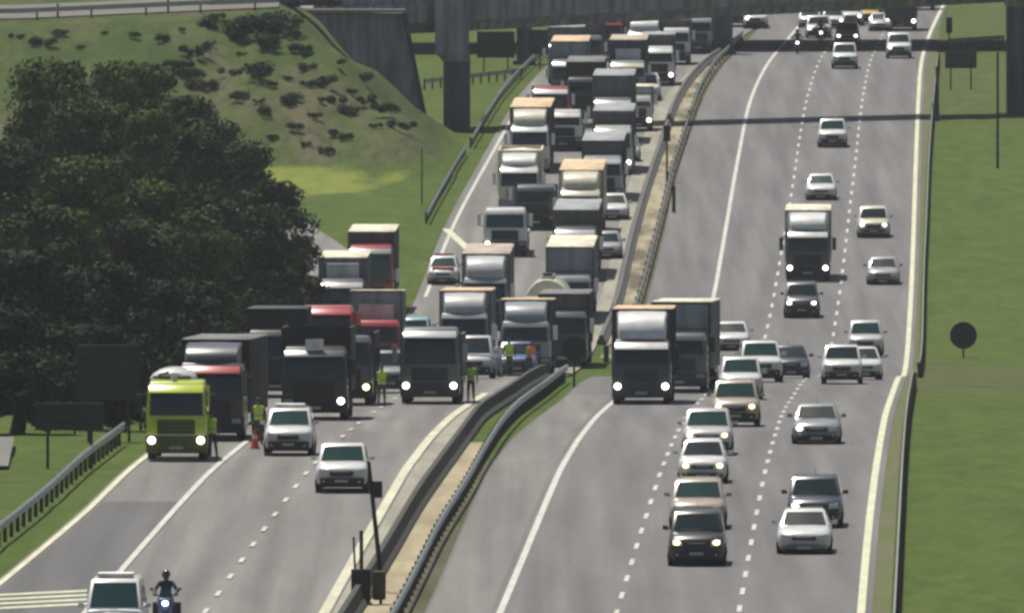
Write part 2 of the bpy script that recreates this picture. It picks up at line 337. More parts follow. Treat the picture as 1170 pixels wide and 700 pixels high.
M_MED = mat('median_verge', (.060, .066, .034), .95, vscale=.7, stretch=(1.4, .1, 1), col2=(.115, .105, .070), bump=.4, spec=.1)
strip('median_verge', off(C_B2, -.1), off(C_RL, .1), 300, 775, M_MED, -.03)
strip('median_verge_far', off(C_B2, -.1), off(C_RL, .1), 1075, 1560, M_MED, -.03)
strip('left_concrete_shoulder', off(C_LR, .25), off(C_B1, -.22), 300, 905, M_CONC, .008, near_l)
strip('far_concrete_shoulder', off(C_LR, .12), off(C_B1, -.22), 965, 1560, M_CONC, .03, road_l)

def line(name, c, wd, d0, d1, m, parent, dash=None, start=0):
    if not dash: return strip(name, off(c, -wd / 2), off(c, wd / 2), d0, d1, m, .016, parent)
    mb = MB(); a, b = dash; d = d0 + start
    while d < d1:
        D = np.array([d, d + a * .5, d + a]); Xc = c(D); Z = zr(D) + .016
        mb.loft([[(Xc[k] - wd / 2, D[k], Z[k]), (Xc[k] + wd / 2, D[k], Z[k])] for k in range(3)], closed=False, caps=False); d += a + b
    me = bpy.data.meshes.new(name); me.from_pydata(mb.v, [], mb.f); me.materials.append(m)
    o = bpy.data.objects.new(name, me); COL.objects.link(o); o['kind'] = 'structure'; o.parent = parent; return o
line('edge_line', C_R0, .22, 400, 1900, M_WHT, road_r)
line('lane_line', C_R1, .15, 500, 1900, M_WHT, road_r, (4.5, 7.5), 2)
line('lane_line', C_R2, .15, 500, 1900, M_WHT, road_r, (4.5, 7.5), 5)
line('yellow_edge_line', C_R3, .25, 400, 1900, M_YEL, road_r)
line('yellow_edge_line', C_LY, .22, 400, 880, M_YEL, near_l)
line('edge_line', C_LR, .34, 400, 905, mat('cream_line', (.50, .48, .36), .8, var=.15, vscale=1, stretch=(2, .2, 1)), near_l)
line('lane_line', off(C_LS, 0), .22, 560, 800, M_WHT, near_l)
line('lane_line', C_LD, .16, 500, 1060, M_WHT, near_l, (3.5, 8.5), 4)
line('edge_line', off(C_LY, .35), .22, 1100, 1260, M_WHT, slip)
line('edge_line', off(C_LE, .5), .2, 1150, 1400, M_WHT, road_l)
P_ = MB(); D0, D1 = 764, 792
P_.add([(PX(-60, D0), D0, .012), (PX(9, D0), D0, .012), (PX(16, D1), D1, .012), (PX(-60, D1), D1, .012)], [(0, 1, 2, 3)])
me = bpy.data.meshes.new('gravel_path'); me.from_pydata(P_.v, [], P_.f); me.materials.append(M_ASPH2); struct(obj('gravel_path', me))
# gore stripes at the bottom left
mb = MB()
for k, yy in enumerate((699, 694, 689, 684)):
    D = Dy(yy); mb.add([(PX(-60, D), D, .004), (PX(95, D), D + 4.5, .004), (PX(95, D), D + 6.0, .004), (PX(-60, D), D + 1.2, .004)], [(0, 1, 2, 3)])
me = bpy.data.meshes.new('gore_stripes'); me.from_pydata(mb.v, [], mb.f); me.materials.append(M_YEL)
struct(obj('gore_stripes', me, parent=near_l))
# pale wedge where the slip road leaves
D0, D1 = Dy(292), Dy(262)
mb = MB().add([(PX(505, D1), D1, zr(D1) + .02), (PX(514, D1), D1, zr(D1) + .02), (PX(548, D0), D0, zr(D0) + .02), (PX(538, D0), D0, zr(D0) + .02)], [(0, 3, 2, 1)])
me = bpy.data.meshes.new('gore_line'); me.from_pydata(mb.v, [], mb.f); me.materials.append(M_YEL)
struct(obj('gore_line', me, parent=road_l))

# ------------------------------------------------------------------ barriers and guard rails
def guard_rail(c, d0, d1, label, step=4.0, h=.72, side=1, post_m=M_POST, gfn=None, name='guard_rail'):
    gz = gfn or (lambda x, D: float(zr(D)))
    root = empty(name, (float(c(d0)), d0, gz(float(c(d0)), d0)), label, 'guard rail', 'guard rails along the motorway')
    ox, oy, oz = root.location
    mb = MB(); D = np.arange(d0, d1 + .01, 4.0); rings = []
    prof = [(0, .31), (.045, .24), (.045, .20), (0, .155), (.045, .11), (.045, .07), (0, 0), (-.012, 0), (-.012, .155), (-.012, .31)]
    for d in D:
        x = float(c(d)); z = gz(x, d) + h - .31
        rings.append([(x - ox + side * u, d - oy, z - oz + v) for u, v in prof])
    mb.loft(rings); obj('rail_beam', mb, M_GALV, root, smooth=False)
    pm = MB().box(-.07, .07, -.07, .07, 0, h - .02).mesh('post'); pm.materials.append(post_m)
    d = d0 + 1
    while d < d1:
        x = float(c(d)) - side * .085; obj('post', pm, None, root, (x - ox, d - oy, gz(x, d) - oz - .05)); d += step
    return root
def concrete_barrier(c, d0, d1, label, m, h=.85, wt=.09, wb=.28):
    root = bpy.data.meshes.new('concrete_barrier'); x0 = float(c(d0)); z0 = float(zr(d0)); D = np.arange(d0, d1 + .01, 4.0); mb = MB(); rings = []
    for d in D:
        x = float(c(d)) - x0; z = float(zr(d)) - z0 - .05
        rings.append([(x - wb, d - d0, z), (x - wb, d - d0, z + .1), (x - wt - .05, d - d0, z + .33), (x - wt, d - d0, z + h), (x + wt, d - d0, z + h), (x + wt + .05, d - d0, z + .33), (x + wb, d - d0, z + .1), (x + wb, d - d0, z)])
    mb.loft(rings)
    o = obj('concrete_barrier', mb, m, None, (x0, d0, z0), smooth=False)
    return tag(o, label, 'barrier', 'concrete median barriers')
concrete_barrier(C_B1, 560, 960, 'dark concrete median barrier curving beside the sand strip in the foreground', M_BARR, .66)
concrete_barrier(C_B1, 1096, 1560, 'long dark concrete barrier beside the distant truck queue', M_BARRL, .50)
guard_rail(C_B2, 560, 940, 'silver median guard rail on posts in the foreground', side=1, h=.78)
guard_rail(C_B2, 1080, 1560, 'median guard rail climbing towards the bridge beside the queue', side=1, step=8)
guard_rail(C_GR, 560, 925, 'near guard rail beside the green verge at the right', side=-1)
guard_rail(C_GR, 985, 1500, 'far guard rail between right carriageway and the green verge', side=-1, step=8)
guard_rail(off(C_LY, -1.5), 560, 796, 'guard rail at the bottom left in front of the small sign', side=1, h=.8)
guard_rail(off(C_LE, -1.1), 1236, 1330, 'guard rail at the left of the truck queue, nearer stretch', side=1, step=4)
guard_rail(off(C_LE, -1.0), 1340, 1520, 'guard rail at the left of the truck queue under the bridge', side=1, step=6)
cx_ = lambda D: np.interp(D, [1400, 1440], [PX(640, 1440) * 0 - 6.0, 0.2])
# cross rail behind the first pier and the one on the right verge (run across the view)
def cross_rail(x0, d0, x1, d1, label, h=.75):
    root = empty('guard_rail', (x0, d0, float(ground(x0, d0))), label, 'guard rail', 'guard rails along the motorway')
    n = 12; rings = []; mb = MB()
    for k in range(n + 1):
        t = k / n; x = x0 + (x1 - x0) * t; d = d0 + (d1 - d0) * t; z = float(ground(x, d)) - root.location.z + h
        rings.append([(x - x0, d - d0 - .04, z), (x - x0, d - d0 + .01, z), (x - x0, d - d0 + .01, z - .31), (x - x0, d - d0 - .04, z - .31)])
    mb.loft(rings); obj('rail_beam', mb, M_GALV, root, smooth=False)
    pm = MB().box(-.07, .07, .02, .14, 0, h).mesh('post'); pm.materials.append(M_POST)
    for k in range(n + 1):
        t = k / n; x = x0 + (x1 - x0) * t; d = d0 + (d1 - d0) * t
        obj('post', pm, None, root, (x - x0, d - d0, float(ground(x, d)) - root.location.z))
cross_rail(-6.0, 1440, .6, 1462, 'short guard rail crossing the grass behind the tall left pier')
cross_rail(PX(1086, 1535), 1535, PX(1150, 1535), 1545, 'short guard rail across the verge behind the small dark sign')

# ------------------------------------------------------------------ bridges
P1 = (-3.7, 1375.0); P2 = (34.8, 1401.0)
def line_d(x): return P1[1] + (x - P1[0]) * (P2[1] - P1[1]) / (P2[0] - P1[0])
br = empty('footbridge', (P1[0], P1[1], 4.9), 'near slim concrete bridge deck crossing over both carriageways', 'bridge')
mb = MB(); rings = []; ang = math.atan2(P2[1] - P1[1], P2[0] - P1[0])
for x in np.linspace(-14.6, 70, 30):
    d = line_d(x); zb = 4.55 + (x - P1[0]) * .041; nx_, ny_ = -math.sin(ang), math.cos(ang); hw = 3.4
    def pt(o_, z_): return (x + nx_ * o_ - P1[0], d + ny_ * o_ - P1[1], z_ - 4.9)
    rings.append([pt(-hw, zb + .75), pt(-hw + .9, zb + .55), pt(-hw + 1.2, zb), pt(hw - 1.2, zb), pt(hw - .9, zb + .55), pt(hw, zb + .75), pt(hw, zb + 2.05), pt(-hw, zb + 2.05)])
mb.loft(rings); obj('deck', mb, M_BRIDGE, br, smooth=False)
for sgn in (-1, 1):
    mb = MB(); rings = []
    for x in np.linspace(-14.6, 70, 30):
        d = line_d(x); zb = 4.55 + (x - P1[0]) * .041 + 2.053
        rings.append([pt2 for pt2 in [(x + nx_ * (sgn * 3.1 + a) - P1[0], d + ny_ * (sgn * 3.1 + a) - P1[1], zb + b - 4.9) for a, b in ((-.1, 0), (.1, 0), (.1, .9), (-.1, .9))]])
    mb.loft(rings); obj('parapet', mb, M_BRIDGE, br, smooth=False)
def pier(x, d, wlow, wcap_l, wcap_r, ztop, label, capz, dp=1.5):
    z = float(ground(x, d)); r = empty('bridge_pier', (x, d, z), label, 'bridge pier', 'bridge piers')
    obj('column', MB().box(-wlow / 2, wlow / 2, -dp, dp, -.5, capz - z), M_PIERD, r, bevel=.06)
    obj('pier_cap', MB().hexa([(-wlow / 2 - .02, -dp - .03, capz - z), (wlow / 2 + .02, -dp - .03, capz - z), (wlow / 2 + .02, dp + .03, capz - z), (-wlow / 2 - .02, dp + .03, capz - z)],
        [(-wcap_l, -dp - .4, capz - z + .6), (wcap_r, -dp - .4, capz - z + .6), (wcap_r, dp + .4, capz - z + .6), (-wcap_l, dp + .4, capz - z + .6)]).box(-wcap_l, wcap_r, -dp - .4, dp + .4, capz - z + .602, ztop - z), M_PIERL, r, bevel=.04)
    return r
PFX = PX(522, 1371)
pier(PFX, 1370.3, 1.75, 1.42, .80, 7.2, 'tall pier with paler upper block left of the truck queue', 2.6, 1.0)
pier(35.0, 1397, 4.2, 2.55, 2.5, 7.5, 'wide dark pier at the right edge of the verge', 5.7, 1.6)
br2 = empty('road_bridge', (15.2, 1546, 6.4), 'wide second bridge deck behind the first one, mostly above the view', 'bridge')
mb = MB()
mb.box(-60, 70, -17, 17, 0, 1.6); o = obj('deck', mb, M_BRIDGE, br2); br2.rotation_euler = (0, 0, .18)
for x, d, wd, lb in ((PX(827, 1520), 1521, 1.3, 'dark slim pier standing in the median beyond the queue'), (PX(599, 1492), 1496, 1.1, 'dark narrow pier left of the distant queue beside the dark shade panels')):
    z = float(ground(x, d)); r = empty('bridge_pier', (x, d, z), lb, 'bridge pier', 'bridge piers')
    obj('column', MB().box(-wd / 2, wd / 2, -1.2, 1.2, -.4, 6.4 - z), M_PIERD, r, bevel=.05)
    obj('footing', MB().box(-wd / 2 - .25, wd / 2 + .25, -1.5, 1.5, -.3, .22), M_PIERD, r, bevel=.03)
# embankment end wall
wz = float(zr(1364))
aw = MB().hexa([(-15.6, 1362, -1.5), (-5.35, 1362, wz - .6), (-5.9, 1365, wz - .6), (-15.6, 1365, -1.5)], [(-15.6, 1362.5, 5.95), (-7.0, 1363.2, 5.85), (-7.0, 1365, 5.85), (-15.6, 1365, 5.95)])
ab = empty('abutment_wall', (-10, 1362, wz), 'dark sloping concrete abutment at the end of the scrubby embankment', 'abutment')
for i, p in enumerate(aw.v): aw.v[i] = (p[0] + 10, p[1] - 1362, p[2] - wz)
obj('wall_face', aw, M_BRIDGE, ab, bevel=.05)
edge = MB().cyl((-7.0 + 10, 1363.0 - 1362, 5.95 - wz), (-5.3 + 10, -.15, -.6), .13); obj('edge_beam', edge, M_BLACK, ab)
obj('coping', MB().box(-5.6, 3.1, .3, 1.6, 5.9 - wz, 6.12 - wz), mat('coping', (.30, .28, .25), .9, var=.1), ab, bevel=.03)
# overpass road and rails on top of the embankment
def hz(x, D): return float(ground(x, D))
mb = MB(); rings = []
for x in np.arange(-60, -13.9, 1.25):
    rings.append([(x, d, hz(x, d) + .02) for d in np.arange(1350, 1366, 2.0)])
mb.loft(rings, closed=False, caps=False)
me = bpy.data.meshes.new('overpass_road'); me.from_pydata(mb.v, [], mb.f); me.materials.append(mat('overpass_asphalt', (.13, .12, .105), .9, var=.1, vscale=.6)); struct(obj('overpass_road', me))
def top_rail(d, x0, x1, label, h=.75):
    r = empty('guard_rail', (x0, d, hz(x0, d)), label, 'guard rail', 'guard rails along the overpass'); rings = []; mb = MB()
    for x in np.arange(x0, x1, 1.25):
        z = hz(x, d) - r.location.z + h; rings.append([(x - x0, -.05, z), (x - x0, 0, z), (x - x0, 0, z - .3), (x - x0, -.05, z - .3)])
    mb.loft(rings); obj('rail_beam', mb, M_GALV, r, smooth=False)
    pm = MB().box(-.06, .06, .01, .13, -.1, h).mesh('post'); pm.materials.append(M_POST)
    for x in np.arange(x0 + .5, x1, 3.5): obj('post', pm, None, r, (x - x0, 0, hz(x, d) - r.location.z))
top_rail(1348.5, -45, -14.5, 'guard rail on top of the embankment above the scrub slope')
# small posts on the overpass edge
for px_, hh_ in ((192, 1.4), (66, .9)):
    d = 1349.2; x = PX(px_, d); p = tag(obj('marker_post', MB().cyl((0, 0, 0), (0, 0, hh_), .07), M_BLACK, None, (x, d, hz(x, d))), 'black marker post on the embankment edge, %s one' % ('taller right-hand' if hh_ > 1 else 'shorter left-hand'), 'post')

# ------------------------------------------------------------------ trees and bushes
def leaf_cloud(centers, radii, n, size, rng, squash=.8):
    """leaf-sized faces gathered in clumps around the given centres"""
    per = rng.multinomial(n, np.array(radii) ** 2 / np.sum(np.array(radii) ** 2))
    P = []; O = []
    for c, r, k in zip(centers, radii, per):
        d = rng.normal(size=(k, 3)); d /= np.linalg.norm(d, axis=1)[:, None]
        rr = r * (rng.random(k) ** .35)[:, None]; q = d * rr; q[:, 2] *= squash; P.append(np.array(c) + q); O.append(d)
    P = np.concatenate(P); n = len(P); O = np.concatenate(O)
    N_ = O * .9 + rng.normal(size=(n, 3)) * .38; N_ /= np.linalg.norm(N_, axis=1)[:, None]
    a = np.cross(N_, rng.normal(size=(n, 3))); a /= np.linalg.norm(a, axis=1)[:, None]
    b = np.cross(N_, a)
    s = size * (.5 + rng.random(n))[:, None]; a = a * s; b = b * s * .6
    V = np.stack([P - a, P + b, P + a, P - b], 1).reshape(-1, 3); Fc = np.arange(4 * n).reshape(-1, 4)
    return V, Fc
def mesh_np(name, V, Fc, m):
    me = bpy.data.meshes.new(name); me.from_pydata(V.tolist(), [], Fc.tolist()); me.materials.append(m); return me
TREES = [ # px, D, row of the top, crown radius, leaf material, label
    (62, 1090, 66, 5.2, 2, 'tallest hazy tree rising against the embankment at upper left'),
    (140, 1128, 70, 4.8, 2, 'broad dull green tree against the scrub slope, right of the tallest one'),
    (214, 1136, 108, 4.6, 1, 'rounded tree below the middle of the scrub slope'),
    (272, 1105, 160, 3.8, 1, 'mid green tree standing at the right shoulder of the tree mass'),
    (312, 1068, 205, 2.9, 0, 'dark tree overhanging the slip road, rightmost of the tree mass'),
    (8, 1010, 160, 5.0, 1, 'large dark tree cut by the left edge under the tallest tree'),
    (96, 985, 178, 4.6, 2, 'tree with olive green tufts in the middle left'),
    (176, 1005, 205, 4.4, 2, 'leafy olive tree in the centre of the tree mass'),
    (246, 1010, 222, 3.6, 1, 'dense tree in front of the rightmost dark tree'),
    (292, 1000, 262, 2.4, 0, 'low dark tree at the edge of the slip road'),
    (24, 900, 285, 4.4, 0, 'nearly black tree at the left edge above the dark boards'),
    (112, 905, 300, 3.7, 0, 'nearly black tree directly behind the tall dark board'),
    (186, 925, 318, 3.2, 0, 'dark tree behind the yellow fire truck'),
    (236, 955, 322, 2.4, 2, 'green edged small tree above the black truck near the verge'),
    (62, 880, 370, 3.2, 0, 'dark low tree behind the small sign'),
    (18, 812, 402, 2.6, 0, 'shrubby black tree behind the left end of the wide low sign'),
    (78, 822, 408, 2.4, 0, 'shrubby black tree behind the right end of the wide low sign'),
    (134, 818, 405, 2.3, 0, 'shrubby black tree between tall board and fire truck'),
    (8, 852, 352, 3.6, 0, 'low black tree at the left edge beside the small sign'),
    (122, 862, 372, 2.9, 0, 'low black tree hugging the legs of the tall dark board'),
    (150, 958, 250, 4.2, 1, 'wide dark tree filling the heart of the mass above the tall board'),
    (66, 950, 235, 4.0, 2, 'olive tree below the large dark left edge tree'),
    (232, 1060, 140, 4.0, 1, 'thick tree between the rounded one and the mid green one'),
    (100, 1060, 112, 4.4, 1, 'full hazy tree in front of the two tallest'),
    (176, 1112, 72, 3.4, 2, 'hazy tree bridging the gap between the two tallest crowns'),
    (300, 1030, 232, 3.2, 1, 'bushy tree low at the slip road bend'),
    (218, 985, 240, 3.4, 2, 'bright tufted tree above the black truck with the red band'),
    (172, 1075, 125, 4.0, 2, 'tree with light tufts under the broad dull green one'),
]
for i, (px_, D, yt, R, mi_, lb) in enumerate(TREES):
    rng = np.random.default_rng(100 + i); x = PX(px_, D); z0 = float(ground(x, D)); H = HC - (yt - YH) * D / F - z0
    root = empty('broadleaf_tree', (x, D, z0), lb, 'tree', 'trees beside the slip road')
    mb = MB(); pts = [Vector((0, 0, -.3)), Vector((.2, .1, H * .3)), Vector((.1 * R, -.2, H * .62))]
    mb.cyl(pts[0], pts[1], .34, .25, 9).cyl(pts[1], pts[2], .25, .14, 9)
    cs = []; rs = []
    base = H * .06 if i not in (4, 9) else H * .2
    nC = 62
    for k in range(nC):
        u = rng.random(); zc = base + (H - base) * (u ** .85) * .95 + .2
        t = (zc - base) / (H - base); rad = R * (math.sin(math.pi * min(1, .22 + .78 * t) ** .85) * .78 + .16)
        th = rng.random() * 6.283; rr = rad * math.sqrt(rng.random())
        r_ = R * (.14 + .17 * rng.random() ** 1.3); rr *= (1.12 if k % 7 == 0 else 1); zc = min(zc, H - r_ * .75)
        cs.append((rr * math.cos(th), rr * math.sin(th), zc)); rs.append(r_)
    cs.append((.1 * R, 0, H - R * .25)); rs.append(R * .27)
    for k in range(0, nC, 4):
        c = Vector(cs[k]); s_ = pts[1].lerp(pts[2], rng.random()); mb.cyl(s_, c, .09, .03, 6)
    obj('trunk', mb, M_BARK, root)
    V, Fc = leaf_cloud(cs, rs, int(13000 * (R / 4.0) ** 1.3), .125, rng)
    obj('crown', mesh_np('crown', V, Fc, M_LEAF[mi_]), None, root)
# bushes: four shapes reused
BM_ = []
for k in range(5):
    rng = np.random.default_rng(k); nb = 5 + k
    cs = [((rng.random() - .5) * 1.9, (rng.random() - .5) * 1.6, .12 + rng.random() * .38) for _ in range(nb)]
    V, Fc = leaf_cloud(cs, [.32 + .2 * rng.random() for _ in range(nb)], 900, .085, rng); BM_.append((V, Fc))
BSM = [mesh_np('bush_leaves', V, Fc, M_BUSH) for V, Fc in BM_]
def bush(px_, row, sc, k, label):
    # place on the slope seen at that row
    Ds = np.arange(1240, 1365, .5); xs_ = (px_ - 585) * Ds / F; yy = (HC - ground(xs_, Ds)) * F / Ds + YH
    j = int(np.argmax(yy <= row)); D = float(Ds[j]); x = float(xs_[j])
    r = empty('bush', (x, D, float(ground(x, D))), label, 'bush', 'scrub bushes on the embankment')
    r.scale = (sc, sc, sc); r.rotation_euler = (0, 0, k * 1.7)
    obj('foliage', BSM[k % 5], None, r); st = MB().cyl((0, 0, -.1), (.1, 0, .5), .05, .02, 6); obj('stem', st, M_BARK, r)
B = [(262, 42, 1.5, 'large dark bush left of the pair near the top of the slope'), (285, 40, 1.8, 'widest dark bush near the top of the slope'), (303, 34, 1.5, 'dark bush high on the slope nearest the abutment'),
     (313, 54, 1.2, 'small dark bush below the widest bush'), (322, 36, 1.2, 'bush at the right end of the upper row'), (336, 44, .7, 'little bush close to the abutment top'), (48, 52, .8, 'black little bush alone at the upper left of the slope'),
     (70, 41, .5, 'tiny bush near the rail at the upper left'), (183, 47, .6, 'small bush in the bare patch under the marker post'), (155, 43, .4, 'tiny tuft bush left of the bare patch'), (224, 62, .9, 'green bush in the middle of the slope'),
     (205, 78, .9, 'bush at the upper end of the diagonal row'), (218, 90, .9, 'middle bush of the diagonal row'), (232, 104, .9, 'lowest bush of the diagonal row'), (290, 88, 1.2, 'tall bush in the middle right of the slope'),
     (264, 86, .6, 'small bush left of the tall middle bush'), (273, 112, .7, 'lone bush below the tall middle bush'), (328, 118, .9, 'dark bush on the lower right slope'), (340, 149, .6, 'little bush low on the slope'),
     (352, 82, .6, 'bush on the reddish soil at the right'), (372, 98, .8, 'bush beside the abutment foot, upper'), (384, 118, .7, 'bush beside the abutment foot, middle'), (400, 132, .8, 'bush under the abutment, dark one'),
     (378, 156, .5, 'small bush near the light meadow'), (374, 176, .5, 'lowest bush touching the light meadow'), (420, 120, .7, 'bush at the right end of the abutment foot'), (356, 100, .6, 'round bush on the bare slope right of centre'),
     (440, 128, .8, 'bush near the end of the abutment edge beam'), (250, 24, .5, 'small bush near the crest of the embankment'), (300, 132, .6, 'bush above the tree mass at the right'),
     (460, 148, .7, 'bush at the foot of the slope near the rail'), (395, 160, .6, 'low bush between slope and meadow'), (415, 92, .7, 'bush halfway down beside the dark wall'), (345, 60, .7, 'bush below the abutment top corner')]
for k, (a, b_, s_, lb) in enumerate(B): bush(a, b_, s_, k, lb)
E_ = [(118, 40, .3, 'speck of scrub left of the marker post near the crest'), (210, 36, .35, 'tiny scrub just right below the marker post'), (240, 52, .35, 'tiny scrub left below the widest dark bush'), (196, 100, .5, 'scrub tucked at the tree tops left of the diagonal row'),
      (276, 64, .35, 'tiny scrub under the widest dark bush'), (352, 66, .4, 'tiny scrub a little below the abutment top corner'), (310, 100, .4, 'tiny scrub right of the tall middle bush'), (330, 92, .35, 'scrub speck between tall middle bush and reddish soil'),
      (296, 118, .35, 'scrub speck on the bare soil right of the lone bush'), (360, 134, .45, 'small scrub left of the bush under the abutment'), (312, 160, .4, 'small scrub at the shoulder of the tree mass'), (430, 146, .4, 'small scrub at the right foot of the slope'),
      (366, 116, .35, 'scrub speck between the round bush and the middle abutment bush'), (20, 44, .4, 'scrub speck at the far upper left'), (92, 56, .35, 'scrub speck right of the black little bush'), (388, 74, .4, 'scrub speck near the sloping wall edge'), (404, 108, .4, 'small scrub against the dark wall'), (350, 168, .35, 'scrub speck at the meadow edge, left')]
for k, (a, b_, s_, lb) in enumerate(E_): bush(a, b_, s_, k + 2, lb)
# ragged grass in the verges
rng = np.random.default_rng(5)
def tufts(xf0, xf1, d0, d1, n, size, m, name):
    D = rng.uniform(d0, d1, n); a = xf0(D); b = xf1(D); X = a + (b - a) * rng.random(n); Z = ground(X, D) - .05
    th = rng.random(n) * 6.28; wdt = size * (.5 + rng.random(n)); hgt = size * (.8 + 1.2 * rng.random(n)) ; lx = rng.normal(size=n) * .4 * hgt
    V = np.stack([np.stack([X - wdt * np.cos(th), D - wdt * np.sin(th), Z], 1), np.stack([X + wdt * np.cos(th), D + wdt * np.sin(th), Z], 1), np.stack([X + lx, D, Z + hgt], 1)], 1).reshape(-1, 3)
    o = obj(name, mesh_np(name, V, np.arange(3 * n).reshape(-1, 3), m)); o['kind'] = 'stuff'; return o
MT = mat('grass_blades', (.07, .12, .02), .9, vscale=.25, stretch=(1, .3, 1), col2=(.13, .19, .04), spec=.1)
M_TD = mat('scrub_blades', (.05, .07, .02), .9, vscale=.3, col2=(.11, .12, .045), spec=.1)

# ------------------------------------------------------------------ signs and poles
def board(px0, px1, r0, r1, D, base_row, label, legs=(.18, .82), t=.05, name='road_sign', m=M_SIGNB, grp='dark signs seen from behind'):
    x0, x1 = PX(px0, D), PX(px1, D); z1 = HC - (r0 - YH) * D / F; z0 = HC - (r1 - YH) * D / F; xc = (x0 + x1) / 2; g = float(ground(xc, D))
    r = empty(name, (xc, D, g), label, 'sign', grp)
    obj('sign_panel', MB().box(x0 - xc, x1 - xc, -t, t, z0 - g, z1 - g), m, r, bevel=.012)
    for l in legs:
        lx = x0 + (x1 - x0) * l - xc; obj('post', MB().cyl((lx, t + .06, -.3), (lx, t + .06, z1 - g - .05), .055), M_BLACK, r)
    for zz in (.25, .75):
        zc = z0 - g + (z1 - z0) * zz; obj('brace', MB().box(x0 - xc + .05, x1 - xc - .05, -t - .05, -t - .002, zc - .03, zc + .03), M_CHAS, r)
    return r
board(40, 118, 460, 491, 765, 0, 'wide low dark sign on two legs at lower left')
board(88, 160, 394, 457, 800, 0, 'tall dark sign board in front of the black trees')
board(1080, 1116, 58, 78, 1442, 0, 'small dark rectangular sign on thin legs on the far right verge')
board(545, 588, 36, 66, 1476, 0, 'added dark panel for the bridge shade, left of the narrow pier')  # this and the next: dark panels put in for shade under the bridge
board(604, 630, 34, 62, 1486, 0, 'added dark panel for the bridge shade, right of the narrow pier', legs=(.5,))
board(1081, 1088, 20, 38, 1560, 0, 'tiny upright dark sign far up the right verge', legs=(.5,))
def round_sign(px_, row, rad_px, D, label):
    x = PX(px_, D); g = float(ground(x, D)); zc = HC - (row - YH) * D / F - g; R = rad_px * D / F
    r = empty('round_sign', (x, D, g), label, 'sign', 'dark signs seen from behind')
    obj('sign_disc', MB().cyl((0, -.02, zc), (0, .02, zc), R, R, 32), M_SIGNB, r)
    obj('post', MB().cyl((0, .07, -.2), (0, .07, zc + R * .6), .05), M_BLACK, r)
    obj('bracket', MB().box(-R * .7, R * .7, -.045, -.022, zc - .04, zc + .04), M_CHAS, r)
round_sign(1101, 383, 15.5, 1078, 'round dark sign standing alone on the right verge')
round_sign(656, 398, 14, 925, 'round dark sign on a post in the median beside the white truck')
def pole(px_, rtop, D, label, rad=.07, head=None, g=None, dx=0):
    x = PX(px_, D); gz = float(ground(x, D)) if g is None else g; H = HC - (rtop - YH) * D / F - gz
    r = empty('pole', (x, D, gz), label, 'pole'); obj('shaft', MB().cyl((dx, 0, -.3), (0, 0, H), rad, rad * .8), M_BLACK, r)
    if head: obj('head_box', MB().box(-head[0] / 2, head[0] / 2, -.12, .12, H - head[1] - head[2], H - head[2]), M_BLACK, r, bevel=.03)
    return r
pole(1140, 60, 1310, 'tall thin dark pole on the right verge beside the wide pier', .09)
pole(1071, 76, 1385, 'dark post beside the far right guard rail', .13)
pole(762, 143, 1290, 'dark post with box in the median next to the queue', .07, (.42, 1.0, 0))
pole(770, 212, 1250, 'short dark post in the far sand strip', .12)
pole(482, 168, 1262, 'thin dark stake in the meadow below the tall pier', .05)
pole(147, 392, 812, 'slim grey pole just right of the tall dark board', .04)
pole(85, 394, 812, 'slim grey pole just left of the tall dark board', .04)
# leaning mast with boxes in the foreground median
D = 664; x = PX(436, D)
r = empty('camera_mast', (x, D, 0), 'leaning black mast with a small box in the foreground median', 'mast')
zt = HC - (527 - YH) * D / F
obj('mast_shaft', MB().cyl((.05, 0, -.3), (PX(421, D) - x, 0, zt), .085, .06), M_BLACK, r)
obj('mast_box', MB().box(-.30, .02, -.14, .14, zt - 1.15, zt - .62), M_BLACK, r, bevel=.03)
D = 655; x = PX(412, D); g = 0
r = empty('signal_cabinet', (x, D, 0), 'black cabinet on legs with two thin aerials in the foreground median', 'cabinet')
z1 = HC - (650 - YH) * D / F; z0 = HC - (688 - YH) * D / F
obj('cabinet_body', MB().box(-.30, .30, -.25, .25, z0, z1), M_BLACK, r, bevel=.03)
for lx in (-.2, .2): obj('leg', MB().box(lx - .06, lx + .06, -.1, .1, -.1, z0 + .01), M_BLACK, r)
obj('aerial', MB().cyl((-.18, 0, z1), (-.22, 0, z1 + 1.0), .035), M_CHAS, r); obj('aerial', MB().cyl((.02, 0, z1), (.02, 0, z1 + 1.2), .06), M_BLACK, r)
obj('cabinet_plinth', MB().box(-.36, .36, -.3, .3, z0 - .08, z0 - .003), M_GALV, r)
x = PX(432, D); r = empty('signal_cabinet', (x, D, 0), 'small olive green box on a post right of the black cabinet', 'cabinet')
obj('cabinet_body', MB().box(-.17, .19, -.2, .2, z0 + .08, z1 - .06), mat('olive_box', (.06, .075, .02), .7), r, bevel=.03)
obj('leg', MB().cyl((.08, 0, -.2), (.08, 0, z0 + .1), .05), M_BLACK, r)
obj('cabinet_edge', MB().box(.192, .235, -.2, .2, z0 + .1, z1 - .1), M_BLACK, r)

